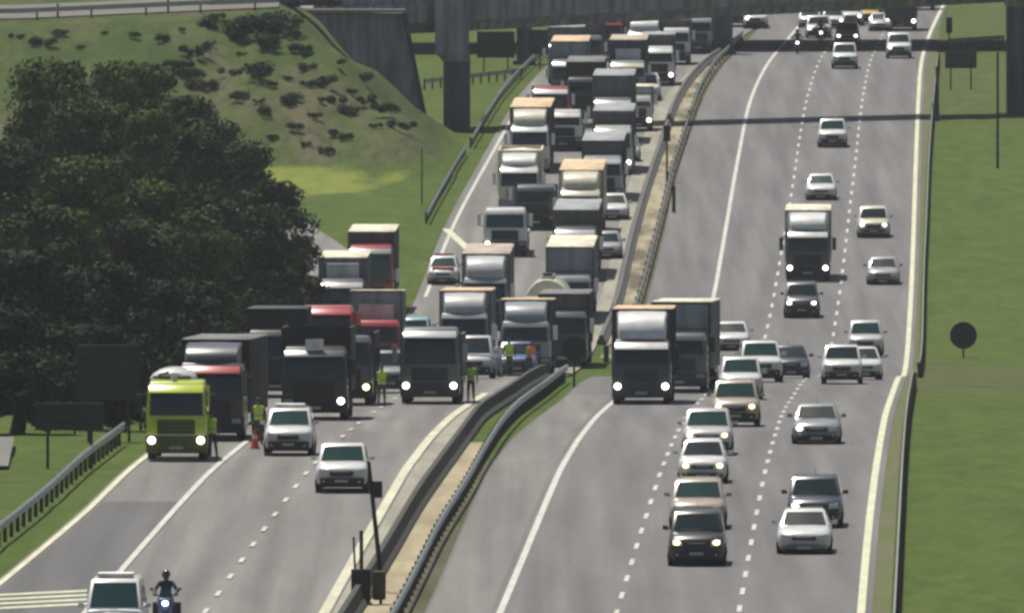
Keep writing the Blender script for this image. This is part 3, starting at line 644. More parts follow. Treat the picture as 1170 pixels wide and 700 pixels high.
# ------------------------------------------------------------------ cars
CARS = {
 #        L     W     H    hood  cowl_y belt  roof0 roof1 rear  clearance
 'sedan': dict(L=4.5, W=1.78, H=1.44, hood=.86, cy=1.25, belt=.93, r0=2.0, r1=3.2, ry=3.95, deck=.98, clr=.17, nose=.60),
 'hatch': dict(L=3.9, W=1.70, H=1.50, hood=.92, cy=1.0, belt=.95, r0=1.65, r1=3.3, ry=3.8, deck=.98, clr=.17, nose=.64),
 'suv':   dict(L=4.6, W=1.86, H=1.76, hood=1.08, cy=1.25, belt=1.12, r0=1.85, r1=4.1, ry=4.5, deck=1.14, clr=.23, nose=.80),
 'pickup':dict(L=5.2, W=1.84, H=1.78, hood=1.10, cy=1.35, belt=1.14, r0=1.95, r1=3.1, ry=3.45, deck=1.05, clr=.26, nose=.82),
 'minibus':dict(L=4.8, W=1.80, H=2.05, hood=1.12, cy=.62, belt=1.18, r0=1.35, r1=4.5, ry=4.7, deck=1.2, clr=.2, nose=.82)}
def car_body(k):
    s = CARS[k]; w = s['W'] / 2; n = s['nose']; c = s['clr']; L = s['L']; cy = s['cy']
    st = [(0, .70, n - .10, c + .14), (.03, .84, n + .02, c + .06), (.16, .94, n + (s['hood'] - n) * .45, c), (.45, .985, n + (s['hood'] - n) * .8, c), (cy * .75, 1.0, s['hood'], c), (cy, 1.0, s['belt'] - .01, c),
          (cy + .3, 1.0, s['belt'], c), (L * .6, 1.0, s['belt'] + .02, c), (s['ry'], 1.0, s['deck'], c), (L - .2, .97, s['deck'] - .02, c), (L - .03, .90, s['deck'] - .10, c + .08), (L, .8, s['deck'] - .2, c + .15)]
    rings = []
    for y, f, zt, zb in st:
        W_ = w * f; h = zt - zb
        prof = [(-.80, zb), (-.97, zb + .10), (-1.0, zb + h * .38), (-.985, zt - h * .22), (-.93, zt - .055), (-.80, zt - .012), (-.4, zt + .012), (0, zt + .02), (.4, zt + .012), (.80, zt - .012), (.93, zt - .055), (.985, zt - h * .22), (1.0, zb + h * .38), (.97, zb + .10), (.80, zb)]
        bow = .10 if y < .5 else 0   # nose is rounded in plan
        rings.append([(a * W_, y + bow * (abs(a) ** 3) * (1 if y < .2 else .4), z) for a, z in prof])
    return MB().loft(rings)
def cabin_pts(k, inset=0.0):
    s = CARS[k]; w = s['W'] / 2; b = s['belt'] - .03; H = s['H']
    top = .74 if k in ('sedan', 'hatch') else .80
    lo = [(-.93 * w, s['cy'] + .02, b), (.93 * w, s['cy'] + .02, b), (.94 * w, s['ry'], b), (-.94 * w, s['ry'], b)]
    hi = [(-top * w, s['r0'], H - .07), (top * w, s['r0'], H - .07), (top * w, s['r1'], H - .07), (-top * w, s['r1'], H - .07)]
    return lo, hi
def car_cabin(k):
    lo, hi = cabin_pts(k); s = CARS[k]; w = s['W'] / 2; H = s['H']; top = (.74 if k in ('sedan', 'hatch') else .80) * w
    rings = []
    for t in (0, .25, .5, .75, 1):   # bowed windscreen in plan
        pass
    m = MB(); a = []
    def ring(z_t):
        out = []
        for i in range(4):
            p = Vector(lo[i]).lerp(Vector(hi[i]), z_t); out.append(p)
        fr = (out[0] + out[1]) / 2 + Vector((0, -.07, 0)); return [out[0], fr, out[1], out[2], out[3]]
    r0 = ring(0); r1 = ring(1)
    r2 = [(-top * .88, s['r0'] + .14, H - .01), (0, s['r0'] + .06, H + .0), (top * .88, s['r0'] + .14, H - .01), (top * .88, s['r1'] - .14, H - .01), (-top * .88, s['r1'] - .14, H - .01)]
    m.loft([r0, r1, r2]); return m
def quad_on(lo_l, lo_r, hi_l, hi_r, u0, u1, v0, v1, offv, bow=None):
    """a thin pane lying just outside the cabin face; bow adds the plan curve"""
    mb = MB(); N = 6; vs = []
    for j in (v0, v1):
        for i in range(N + 1):
            u = u0 + (u1 - u0) * i / N; p = Vector(lo_l).lerp(Vector(lo_r), u).lerp(Vector(hi_l).lerp(Vector(hi_r), u), j)
            if bow: p = p + Vector((0, -bow * (1 - abs(2 * u - 1)), 0))
            vs.append(p + Vector(offv))
    vs2 = [v - Vector(offv) * .6 for v in vs]; n = len(vs)
    fs = [(i, i + 1, N + 2 + i, N + 1 + i) for i in range(N)] + [(n + i, n + N + 1 + i, n + N + 2 + i, n + i + 1) for i in range(N)]
    return mb.add(vs + vs2, fs)
def wheel_mb(r, wd): 
    m = MB(); n = 18; rings = []
    for x, rr in ((-wd / 2, r * .6), (-wd / 2, r * .93), (-wd * .35, r), (wd * .35, r), (wd / 2, r * .93), (wd / 2, r * .6)):
        rings.append([(x, rr * math.cos(2 * math.pi * k / n), rr * math.sin(2 * math.pi * k / n)) for k in range(n)])
    return m.loft(rings)
def rim_mb(r, wd):
    m = MB().cyl((-wd / 2 - .012, 0, 0), (wd / 2 + .012, 0, 0), r * .56, r * .56, 14)
    m.cyl((-wd / 2 - .03, 0, 0), (wd / 2 + .03, 0, 0), r * .18, r * .18, 8); return m
def wheel(key, parent, x, y, r, wd, rims=True):
    wl = part('wheel', ('wheel', r, wd), lambda: wheel_mb(r, wd), M_TYRE, parent, (x, y, r), angle=50)
    if rims: part('rim', ('rim', r, wd), lambda: rim_mb(r, wd), M_RIM, wl)
def lane_pose(px_, D, yaw=0.0, slope=.021):
    x = PX(px_, D); z = float(zr(D)) ; g = math.atan((float(zr(D + 4)) - float(zr(D))) / 4)
    return (x, D, z), -slope + yaw, g
def make_car(kind, color, px_, row, label, cat=None, D=None, lit=0, glass=M_GLASS, detail=True, yaw=0, extra=None, group='cars and pickups on the motorway', name=None, z=None, lower=None):
    D = D or Dy(row); loc, rz, rx = lane_pose(px_, D, yaw)
    if z is not None: loc = (loc[0], loc[1], z)
    s = CARS[kind]; w = s['W'] / 2; P = paint(color)
    nm = name or {'sedan': 'sedan_car', 'hatch': 'hatchback_car', 'suv': 'suv_car', 'pickup': 'pickup_truck', 'minibus': 'minibus'}[kind]
    r = empty(nm, loc, label, cat or {'pickup': 'pickup', 'minibus': 'minibus', 'suv': 'SUV'}.get(kind, 'car'), group, rz, rx)
    q = random.Random(px_ * 7 + int(D)); r.scale = (1 + q.uniform(-.03, .04), 1 + q.uniform(-.05, .05), 1 + q.uniform(-.06, .05))
    part('body', (kind, 'body'), lambda: car_body(kind), P, r, angle=55)
    cab = part('cabin', (kind, 'cabin'), lambda: car_cabin(kind), P, r, bevel=.03, angle=60)
    lo, hi = cabin_pts(kind)
    part('windscreen', (kind, 'ws'), lambda: quad_on(lo[0], lo[1], hi[0], hi[1], .06, .94, .08, .93, (0, -.012, .008), .07), glass, r)
    for sx in (0, 1):
        a = (lo[0], lo[3], hi[0], hi[3]) if sx == 0 else (lo[1], lo[2], hi[1], hi[2])
        part('side_window', (kind, 'sw', sx), lambda a=a, sx=sx: quad_on(*a, .10, .90, .14, .88, ((-.012 if sx == 0 else .012), 0, .002)), glass, r)
    if kind != 'minibus' or True:
        part('rear_window', (kind, 'rw'), lambda: quad_on(lo[3], lo[2], hi[3], hi[2], .1, .9, .2, .88, (0, .012, .004)), glass, r)
    n = s['nose']; c = s['clr']
    big = kind in ('suv', 'pickup', 'minibus')
    part('grille', (kind, 'gr'), lambda: MB().box(-w * .44, w * .44, -.028, .10, n - (.20 if big else .13), n - .0), M_TRIM, r, bevel=.012)
    part('bumper_shade', (kind, 'lb'), lambda: MB().hexa([(-w * .80, -.03, c + .02), (w * .80, -.03, c + .02), (w * .9, .5, c - .03), (-w * .9, .5, c - .03)], [(-w * .78, -.045, n - .26), (w * .78, -.045, n - .26), (w * .93, .3, n - .30), (-w * .93, .3, n - .30)]), paint(lower) if lower else M_TRIM, r, bevel=.02)  # enlarged bumper panel; its dark colour carries the shade of the unlit front
    part('front_arch_shadow' if False else 'underbody', (kind, 'ub'), lambda: MB().box(-w * .86, w * .86, .2, s['L'] - .25, c - .06, c + .12), M_CHAS, r)
    for sx in (-1, 1):
        lm = M_LAMP
        hl = part('headlight', (kind, 'hl', sx), lambda sx=sx: MB().hexa(*[[(sx * w * a, y, z) for a, y, z in q] for q in
             ([(.50, -.015, n - .12), (.86, .12, n - .10), (.88, .26, n - .10), (.50, .2, n - .12)], [(.52, .03, n + .03), (.85, .16, n + .08), (.88, .36, n + .10), (.52, .2, n + .05)])]), lm, r, bevel=.012)
        if lit and (sx == -1 or lit != 1 or px_ % 2 == 0):
            part('bulb', (kind, 'bulb', sx), lambda sx=sx: MB().blob((sx * w * .70, .02, n - .01), (.10, .05, .075), 10, 8), M_LAMPON if lit == 1 else M_LAMPAMB, hl)
        if detail:
            mr = part('mirror', (kind, 'mr', sx), lambda sx=sx: MB().hexa(*[[(sx * (w + a), y, z) for a, y, z in q] for q in
                 ([(-.02, s['cy'] + .30, s['belt'] + .02), (.20, s['cy'] + .34, s['belt'] + .02), (.20, s['cy'] + .46, s['belt'] + .02), (-.02, s['cy'] + .42, s['belt'] + .02)],
                  [(.02, s['cy'] + .32, s['belt'] + .15), (.19, s['cy'] + .36, s['belt'] + .17), (.19, s['cy'] + .44, s['belt'] + .17), (.02, s['cy'] + .40, s['belt'] + .15)])]), P, r, bevel=.02)
            part('fog_light', (kind, 'fl', sx), lambda sx=sx: MB().cyl((sx * w * .68, -.06, c + .16), (sx * w * .68, .1, c + .16), .035), M_LAMP, r)
    if detail:
        part('number_plate', (kind, 'np'), lambda: MB().box(-.23, .23, -.068, -.03, n - .42, n - .33), M_PLATE, r)
        part('badge_strip', (kind, 'bs'), lambda: MB().box(-w * .30, w * .30, -.036, -.025, n - .045, n - .02), M_CHROME, r)
        part('wiper', (kind, 'wp'), lambda: MB().cyl((-.55 * w, s['cy'] - .02, s['belt'] + .03), (.1 * w, s['cy'] - .03, s['belt'] + .05), .012, n=5), M_TRIM, r)
        part('roof_aerial', (kind, 'ra'), lambda: MB().cyl((0, s['r1'] - .2, s['H'] - .02), (0, s['r1'] - .05, s['H'] + .18), .012, .006, 5), M_TRIM, r)
    rr = .34 if big else .30
    for sx in (-1, 1):
        for y in (.82 if kind != 'minibus' else .7, s['L'] - .85):
            part('wheel_arch', ('arch', kind, sx), lambda sx=sx: MB().cyl((sx * (w - .09), 0, 0), (sx * (w + .006), 0, 0), rr * 1.17, rr * 1.17, 20), M_TRIM, r, (0, y, rr + .02))
            wheel(kind, r, sx * (w - .10), y, rr, .22, rims=detail)
    if kind == 'pickup':
        part('load_bed', (kind, 'bed'), lambda: MB().box(-w * .88, w * .88, s['ry'] + .1, s['L'] - .1, s['deck'] - .01, s['deck'] + .02), M_CHAS, r)
        for sx in (-1, 1): part('bed_rail', (kind, 'br', sx), lambda sx=sx: MB().box(sx * w * .86 - .03, sx * w * .86 + .03, s['ry'] + .05, s['L'] - .05, s['deck'] + .0, s['deck'] + .16), P, r, bevel=.012)
        part('tailgate', (kind, 'tg'), lambda: MB().box(-w * .85, w * .85, s['L'] - .10, s['L'] - .04, s['deck'], s['deck'] + .155), P, r, bevel=.012)
    if kind == 'suv':
        for sx in (-1, 1): part('roof_rail', (kind, 'rr', sx), lambda sx=sx: MB().cyl((sx * w * .66, s['r0'] + .3, s['H'] + .03), (sx * w * .66, s['r1'] - .2, s['H'] + .03), .02, n=6), M_CHROME, r)
    if extra == 'lightbar':
        lb = part('light_bar', 'lbar', lambda: MB().box(-.52, .52, -.12, .12, .01, .11), matte('navy'), r, (0, s['r0'] + .5, s['H']), bevel=.02)
        part('beacon_lens', 'lens', lambda: MB().box(-.2, .2, -.13, .13, .02, .13), matte('white'), lb)
    if extra == 'redbar':
        lb = part('light_bar', 'lbar', lambda: MB().box(-.52, .52, -.12, .12, .01, .11), matte('red'), r, (0, s['r0'] + .5, s['H']), bevel=.02)
        part('bonnet_stripe', (kind, 'stripe', 'r'), lambda: MB().hexa([(-w * .7, .25, s['hood'] - .05), (w * .7, .25, s['hood'] - .05), (w * .7, .8, s['hood'] - .02), (-w * .7, .8, s['hood'] - .02)], [(-w * .7, .25, s['hood'] + .0), (w * .7, .25, s['hood'] + .0), (w * .7, .8, s['hood'] + .035), (-w * .7, .8, s['hood'] + .035)]), matte('red'), r)
    if extra == 'roofwhite':
        part('roof_rack', (kind, 'rrw'), lambda: MB().box(-w * .6, w * .6, s['r0'] + .2, s['r0'] + 1.2, s['H'] + .02, s['H'] + .14), matte('white'), r, bevel=.03)
    return r

R_ = [ # kind, colour, px, front base row, label, kwargs  -- right carriageway
 ('pickup', 'white', 951, 169, 'lone white pickup just nearer than the thin bridge shadow', dict(glass=M_GLASSG)),
 ('sedan', 'white', 938, 229, 'white car directly ahead of the flat fronted white truck in the middle lane', dict(glass=M_GLASSG)),
 ('suv', 'cream', 998, 272, 'pale cream car alone in the right lane beside the middle lane truck', dict(lower='dark', lit=1)),
 ('sedan', 'silver', 1009, 326, 'silver sedan near the yellow line, following the cream car', dict()),
 ('suv', 'slate', 916, 364, 'dark grey SUV directly in front of the middle lane truck', dict(lit=1)),
 ('sedan', 'white', 836, 401, 'white car right of the grey lorry with black trailer side', dict()),
 ('suv', 'pearl', 989, 408, 'rearmost of the three white cars bunched in the right lane', dict(glass=M_GLASSG)),
 ('pickup', 'white', 962, 439, 'white pickup, leftmost and nearest of the bunch of three in the right lane', dict()),
 ('hatch', 'white', 988, 434, 'white car overlapped by the white pickup of the right lane bunch', dict(yaw=.05)),
 ('suv', 'white', 871, 437, 'white SUV turned slightly, beside the dark half hidden car', dict(glass=M_GLASSG, yaw=.06)),
 ('hatch', 'navy', 904, 432, 'dark blue hatchback behind the shoulder of the white SUV', dict(yaw=.05)),
 ('pickup', 'white', 846, 457, 'white car directly behind the beige car with lit headlights', dict(glass=M_GLASSG)),
 ('suv', 'beige', 840, 488, 'beige car with two warm lit headlights in the left lane queue', dict(lit=2, glass=M_GLASSG)),
 ('suv', 'pearl', 808, 521, 'off white car with dark windscreen, third from the front in the left lane', dict(lit=2, glass=M_GLASSG)),
 ('hatch', 'white', 803, 553, 'white hatchback with bright windscreen glint, black lower front', dict(lit=2, lower='black')),
 ('suv', 'beige', 797, 606, 'champagne coloured car right behind the black SUV', dict(glass=M_GLASSG)),
 ('suv', 'black', 796, 648, 'black SUV with two warm headlights, nearest vehicle of the left lane', dict(lit=2)),
 ('sedan', 'mist', 933, 508, 'silver grey sedan alone in the right lane with a bright headlight', dict(lit=1)),
 ('suv', 'navy', 931, 604, 'dark blue SUV partly hidden by the nearest white sedan', dict(lit=1)),
 ('sedan', 'white', 919, 634, 'nearest white sedan in the right lane', dict(lower='grey')),
 ('pickup', 'white', 965, 79, 'small white pickup just beyond the thin bridge shadow, middle lane', dict(glass=M_GLASSG, detail=False)),
 ('suv', 'white', 1027, 67, 'white car right in front of the distant dark truck', dict(glass=M_GLASSG, detail=False, lit=1)),
 ('suv', 'cream', 968, 53, 'pale vehicle behind the small white pickup under the bridge', dict(lit=1, detail=False)),
 ('suv', 'pearl', 935, 44, 'pale distant vehicle near the far motorcycle', dict(lit=1, detail=False)),
 ('hatch', 'white', 925, 32, 'tiny white car in the shaded left lane', dict(detail=False)),
 ('suv', 'yellow', 990, 28, 'yellow distant car under the bridge', dict(lit=1, detail=False)),
 ('sedan', 'white', 982, 18, 'tiny white car beyond the yellow one', dict(detail=False)),
 ('suv', 'pearl', 999, 20, 'tiny pale car right of the yellow one', dict(detail=False)),
 ('sedan', 'silver', 948, 22, 'tiny silver car in the shade beyond the distant motorcycle', dict(detail=False)),
 ('hatch', 'white', 952, 33, 'tiny white hatchback between yellow car and the far motorcycles', dict(detail=False, lit=1)),
 ('suv', 'white', 972, 30, 'small white SUV just left of the yellow car', dict(detail=False, lit=1)),
 ('sedan', 'pearl', 1006, 36, 'tiny pearl sedan between the yellow car and the dark truck', dict(detail=False)),
 ('suv', 'silver', 930, 14, 'faint silver SUV at the very top of the left lane', dict(detail=False)),
 ('sedan', 'white', 962, 10, 'faint white sedan at the very top of the middle lane', dict(detail=False, lit=1)),
 ('minibus', 'white', 1016, 12, 'faint white van at the very top of the right lane', dict(detail=False)),
 ('hatch', 'red', 1002, 8, 'faint red car at the very top beside the white van', dict(detail=False)),
 ('suv', 'white', 863, 33, 'distant car with one bright lamp near the median', dict(lit=1, detail=False)),
]
for k, c_, px_, row, lb, kw in R_: make_car(k, c_, px_, row, lb, **kw)
# left carriageway, small vehicles
make_car('suv', 'white', 329, 521, 'white police SUV driving in front of the black truck', extra='roofwhite', group='cars and pickups on the left carriageway', glass=M_GLASSG)
make_car('pickup', 'white', 390, 563, 'nearest white pickup with black grille on the left carriageway', glass=M_GLASSG, lit=0, group='cars and pickups on the left carriageway', detail=True)
D = Dy(699) ; D = (HC - 1.9) * F / (668 - YH)
make_car('minibus', 'white', 129, 0, 'white minibus with dark windscreen cut by the bottom edge', D=625, glass=M_GLASSG, extra='roofwhite', group='cars and pickups on the left carriageway', z=None)
make_car('hatch', 'white', 506, 326, 'small white and red striped patrol car standing left of the queue', extra='redbar', detail=True, group='cars and pickups on the left carriageway', cat='patrol car', glass=M_GLASSG)
make_car('minibus', 'cyan', 472, 0, 'light blue van wedged behind the dark fronted truck', D=1075, group='cars and pickups on the left carriageway', cat='van', name='van')
make_car('pickup', 'blue', 590, 0, 'blue pickup standing among the police behind the barrier', D=1003, group='cars and pickups on the left carriageway', cat='pickup')
make_car('suv', 'mist', 445, 0, 'grey car with one bright lamp behind the officer in lime vest', D=905, lit=1, group='cars and pickups on the left carriageway', yaw=.1)
make_car('sedan', 'white', 700, 244, 'white car squeezed beside the barrier next to the cream cab', group='cars and pickups on the left carriageway', D=1240)
make_car('hatch', 'pearl', 716, 196, 'white hatchback between the queue and the concrete shoulder', group='cars and pickups on the left carriageway', D=1318)
make_car('suv', 'white', 738, 122, 'white car beside the barrier just before the thin bridge shadow', group='cars and pickups on the left carriageway', D=1418, detail=False)
make_car('hatch', 'silver', 693, 293, 'silver car beside the grey boxed truck next to the barrier', group='cars and pickups on the left carriageway', D=1193)
make_car('minibus', 'pearl', 541, 0, 'pale van in the gap right of the dark fronted truck', D=955, group='cars and pickups on the left carriageway', cat='van', name='van')

# ------------------------------------------------------------------ trucks
def make_truck(px_, D, label, cab='white', box='mist', kind='box', H=4.0, L=12.0, ch=2.95, visor=None, deflector=None, lit=0, roof='tan', front=None, W=2.48, mirror='white', yaw=0, z=None, lower='slate', glass=M_GLASS, gap=.35, detail=True, name='cargo_truck', cat='truck', group='trucks in the queue', sidec=None, placard=None, toplamps=False):
    if kind in ('box', 'curtain') and group == 'trucks in the queue' and W > 2.4 and L >= 9 and D < 1340: L += 4
    loc, rz, rx = lane_pose(px_, D, yaw)
    r = empty(name, loc, label, cat, group, rz, rx)
    w = W / 2; P = paint(cab); PL = matte(lower)
    cd = 2.1
    def cabmb():
        m = MB(); a = ch
        rings = [[(-w * .97, .0, .42), (w * .97, .0, .42), (w, cd, .42), (-w, cd, .42)],
                 [(-w * .97, -.05, 1.0), (w * .97, -.05, 1.0), (w, cd, 1.0), (-w, cd, 1.0)],
                 [(-w * .98, -.05, 1.62), (w * .98, -.05, 1.62), (w, cd, 1.62), (-w, cd, 1.62)],
                 [(-w * .93, .16, a - .30), (w * .93, .16, a - .30), (w * .95, cd, a - .30), (-w * .95, cd, a - .30)],
                 [(-w * .86, .38, a - .06), (w * .86, .38, a - .06), (w * .9, cd, a - .03), (-w * .9, cd, a - .03)],
                 [(-w * .72, .75, a), (w * .72, .75, a), (w * .8, cd, a), (-w * .8, cd, a)]]
        return m.loft(rings)
    key = ('cab', W, ch)
    part('cab', key, cabmb, P, r, bevel=.035, angle=50)
    zt = ch - .34
    part('windscreen', (key, 'ws'), lambda: MB().hexa([(-w * .87, -.075, 1.66), (w * .87, -.075, 1.66), (w * .87, 0, 1.66), (-w * .87, 0, 1.66)], [(-w * .84, .13, zt), (w * .84, .13, zt), (w * .84, .2, zt), (-w * .84, .2, zt)]), glass, r, bevel=.012)
    for sx in (-1, 1):
        part('side_window', (key, 'sw', sx), lambda sx=sx: MB().hexa([(sx * (w * 1.0), .35, 1.7), (sx * (w * 1.0 + .012), .35, 1.7), (sx * (w * 1.0 + .012), 1.3, 1.7), (sx * w, 1.3, 1.7)], [(sx * (w * .94), .45, zt), (sx * (w * .955 + .012), .45, zt), (sx * (w * .955 + .012), 1.3, zt), (sx * w * .94, 1.3, zt)]), glass, r)
        mm = paint(mirror) if mirror != 'black' else M_TRIM
        mr = part('mirror', (key, 'mr', sx), lambda sx=sx: MB().box(sx * (w + .12), sx * (w + .34), .05, .17, 1.75, 2.45) if sx > 0 else MB().box(-(w + .34), -(w + .12), .05, .17, 1.75, 2.45), mm, r, bevel=.03)
        part('mirror_arm', (key, 'ma', sx), lambda sx=sx: MB().cyl((sx * (w - .03), .22, 2.5), (sx * (w + .2), .12, 2.42), .022, n=6).cyl((sx * (w - .03), .22, 1.72), (sx * (w + .2), .12, 1.8), .022, n=6), M_TRIM, mr)
        on = M_LAMPON if (lit == 1 or (lit == 3 and sx > 0) or (lit == 4 and sx < 0)) else (M_LAMPAMB if lit == 2 else None)
        hl = part('headlight', (key, 'hl', sx), lambda sx=sx: MB().box(min(sx * w * .64, sx * w * .92), max(sx * w * .64, sx * w * .92), -.10, .05, .66, .84), matte('mist'), r, bevel=.03)
        if on: part('bulb', (key, 'bulb', sx), lambda sx=sx: MB().blob((sx * w * .80, -.09, .76), (.14, .06, .13), 12, 8), on, hl)
        part('door_handle', (key, 'dh', sx), lambda sx=sx: MB().box(sx * (w + .012) - .012, sx * (w + .012) + .012, 1.1, 1.3, 1.35, 1.42), M_TRIM, r)
    part('grille', (key, 'gr'), lambda: MB().box(-w * .62, w * .62, -.085, -.04, .95, 1.52), PL, r, bevel=.02)
    part('grille_slat', (key, 'gs'), lambda: MB().box(-w * .58, w * .58, -.098, -.087, 1.06, 1.09).box(-w * .58, w * .58, -.098, -.087, 1.20, 1.23).box(-w * .58, w * .58, -.098, -.087, 1.34, 1.37), M_CHAS, r)
    part('bumper', (key, 'bp'), lambda: MB().hexa([(-w * .98, -.06, .28), (w * .98, -.06, .28), (w, .5, .28), (-w, .5, .28)], [(-w, -.075, .92), (w, -.075, .92), (w + .005, .5, .92), (-w - .005, .5, .92)]), PL, r, bevel=.04)
    part('number_plate', (key, 'np'), lambda: MB().box(-.26, .26, -.105, -.08, .42, .54), M_PLATE, r)
    part('wiper', (key, 'wp'), lambda: MB().cyl((-.8, -.095, 1.68), (-.1, -.06, 1.78), .016, n=5).cyl((.2, -.095, 1.68), (.9, -.06, 1.78), .016, n=5), M_TRIM, r)
    if visor: part('sun_visor', (key, 'vz'), lambda: MB().hexa([(-w * .90, -.16, ch - .46), (w * .90, -.16, ch - .46), (w * .88, .20, ch - .27), (-w * .88, .20, ch - .27)], [(-w * .90, -.12, ch - .40), (w * .90, -.12, ch - .40), (w * .88, .24, ch - .16), (-w * .88, .24, ch - .16)]), paint(visor), r, bevel=.015)
    if deflector:
        def defl():
            zt_ = max(ch + .35, H - .12); prof = []
            for q in np.linspace(0, 1, 8):
                prof.append((.36 + (cd - .45) * (q ** 1.7), ch - .03 + (zt_ - ch) * math.sin(q * math.pi / 2) ** .9, w * (.80 + .04 * q)))
            rings = []
            for fx in (-1, -.93, -.5, 0, .5, .93, 1):
                edge_ = .10 if abs(fx) == 1 else 0
                rings.append([(fx * hw_, y + edge_ + .10 * fx * fx, z - edge_ * .5) for y, z, hw_ in prof] + [(fx * w * .82, cd - .06, zt_ - .01 - edge_), (fx * w * .82, cd - .06, ch - .03)])
            return MB().loft(rings)
        df = part('roof_deflector', (key, 'rd', round(H, 1)), defl, paint(deflector), r, angle=35)
    if placard:
        part('roof_plate', (key, 'pl'), lambda: MB().box(-.36, .36, .18, .24, ch - .14, ch + .26), matte('white'), r, bevel=.01)
    if toplamps:
        for q in (-.8, -.3, .3, .8): part('marker_lamp', (key, 'tl', q), lambda q=q: MB().box(q - .07, q + .07, .40, .5, ch - .03, ch + .07), M_LAMPAMB, r)
    for sx in (-1, 1):
        wheel('t', r, sx * (w - .19), 1.25, .50, .30, True)
        part('step', (key, 'st', sx), lambda sx=sx: MB().box(sx * w - .14 * (sx > 0), sx * w + .14 * (sx < 0), .35, .75, .40, .46), M_CHAS, r)
    b0 = cd + gap; hw = w + .02
    part('chassis_frame', ('ch', L), lambda: MB().box(-.45, .45, 1.0, L - .2, .72, .98), M_CHAS, r)
    if kind in ('box', 'curtain'):
        BM = matte(box); RM = matte(roof)
        b = part('cargo_box', ('box', H, L, W, gap), lambda: MB().box(-hw, hw, b0, L, 1.02, H - .05), BM, r, bevel=.03)
        part('box_roof', ('rf', H, L, W, gap), lambda: MB().hexa([(-hw - .01, b0 - .01, H - .048), (hw + .01, b0 - .01, H - .048), (hw + .01, L + .01, H - .048), (-hw - .01, L + .01, H - .048)], [(-hw + .05, b0 + .05, H), (hw - .05, b0 + .05, H), (hw - .05, L - .05, H), (-hw + .05, L - .05, H)]), RM, b)
        part('box_frame', ('bf', H, L, W, gap), lambda: MB().box(-hw - .02, -hw + .07, b0 - .025, b0 + .05, 1.0, H - .06).box(hw - .07, hw + .02, b0 - .025, b0 + .05, 1.0, H - .06).box(-hw, hw, b0 - .022, b0 + .04, H - .15, H - .055), M_CHAS if kind == 'curtain' else matte('grey'), b)
        if front: part('front_panel', ('fp', H, W, gap), lambda: MB().box(-hw + .15, hw - .15, b0 - .02, b0 - .002, ch - .2, H - .25), matte(front), b)
        if detail and L < 13 and kind == 'box' and not deflector and H - ch > .9: part('cooling_unit', ('cu', ch), lambda: MB().box(-.85, .85, b0 - .30, b0 - .024, ch - .5, ch + .75), matte('pearl'), b, bevel=.05)
        part('bulkhead_seam', ('sm', H, ch, W, gap), lambda: MB().box(-hw + .1, hw - .1, b0 - .014, b0 - .001, ch + .12, ch + .15), M_CHAS, b)
        mbr = lambda: sum_ribs(hw, b0, L, H)
        if b0 + 1.2 + 1.2 < L - .5 and L >= 9: part('side_rib', ('sr', H, L, W, gap), mbr, matte(sidec or box), b)
    elif kind == 'tanker':
        def tk():
            m = MB(); n = 18; rings = []
            for y, f in ((b0, .75), (b0 + .12, .95), (b0 + .3, 1), (L - .3, 1), (L - .1, .92), (L, .75)):
                rings.append([(1.2 * f * math.cos(2 * math.pi * k / n), y, 1.15 + (H - 1.15) / 2 + (H - 1.15) / 2 * f * math.sin(2 * math.pi * k / n)) for k in range(n)])
            return m.loft(rings)
        b = part('tank', ('tank', H, L), tk, paint(box), r)
        part('tank_walkway', ('tw', H, L), lambda: MB().box(-.3, .3, b0 + .5, L - .5, H - .02, H + .06).box(-.25, .25, b0 + 2, b0 + 2.5, H + .05, H + .25), matte('grey'), b)
    elif kind == 'tipper':
        b = part('tipper_body', ('tip', H, L, W, gap), lambda: MB().loft([[(-hw, b0, 1.1), (hw, b0, 1.1), (hw + .05, b0 - .15, H), (-hw - .05, b0 - .15, H)], [(-hw, b0 + .12, 1.1), (hw, b0 + .12, 1.1), (hw + .05, b0 + .0, H), (-hw - .05, b0 + .0, H)]])
                 .box(-hw - .05, -hw + .05, b0 + .01, L, 1.1, H).box(hw - .05, hw + .05, b0 + .01, L, 1.1, H).box(-hw + .052, hw - .052, L - .12, L - .002, 1.1, H).box(-hw + .052, hw - .052, b0 + .13, L - .13, 1.02, 1.2), matte(box), r)
        part('load', ('load', H, L, W, gap), lambda: MB().loft([[(-hw + .06, b0 + .13, 1.3), (hw - .06, b0 + .13, 1.3), (hw - .06, b0 + .13, H - .25), (0, b0 + .13, H - .2), (-hw + .06, b0 + .13, H - .25)], [(-hw + .06, L / 2 + 1, 1.3), (hw - .06, L / 2 + 1, 1.3), (hw - .06, L / 2 + 1, H - .2), (.2, L / 2 + 1, H - .05), (-hw + .06, L / 2 + 1, H - .2)], [(-hw + .06, L - .15, 1.3), (hw - .06, L - .15, 1.3), (hw - .06, L - .15, H - .25), (0, L - .15, H - .12), (-hw + .06, L - .15, H - .25)]]), matte(roof), b)
    elif kind == 'flatbed':
        b = part('flatbed', ('flat', L, W, gap), lambda: MB().box(-hw, hw, b0, L, 1.0, 1.2).box(-hw, hw, b0, b0 + .08, 1.2, H), matte(box), r, bevel=.02)
        part('load', ('fl', H, L), lambda: MB().box(-hw + .12, hw - .12, b0 + .3, b0 + 3.3, 1.2, H - .3).box(-hw + .2, hw - .2, b0 + 3.5, L - .4, 1.2, H - .7), matte(roof), b, bevel=.05)
    if kind != 'none':
        for sx in (-1, 1):
            for y in ((L - 1.2, L - 2.5) if L > 7 else (L - 1.3,)): wheel('t', r, sx * (w - .2), y, .50, .34, detail)
            part('side_guard', ('sg', L, sx), lambda sx=sx: MB().box(sx * w * .95 - .02, sx * w * .95 + .02, 3.0, max(3.5, L - 3.3), .5, .62), M_CHAS, r)
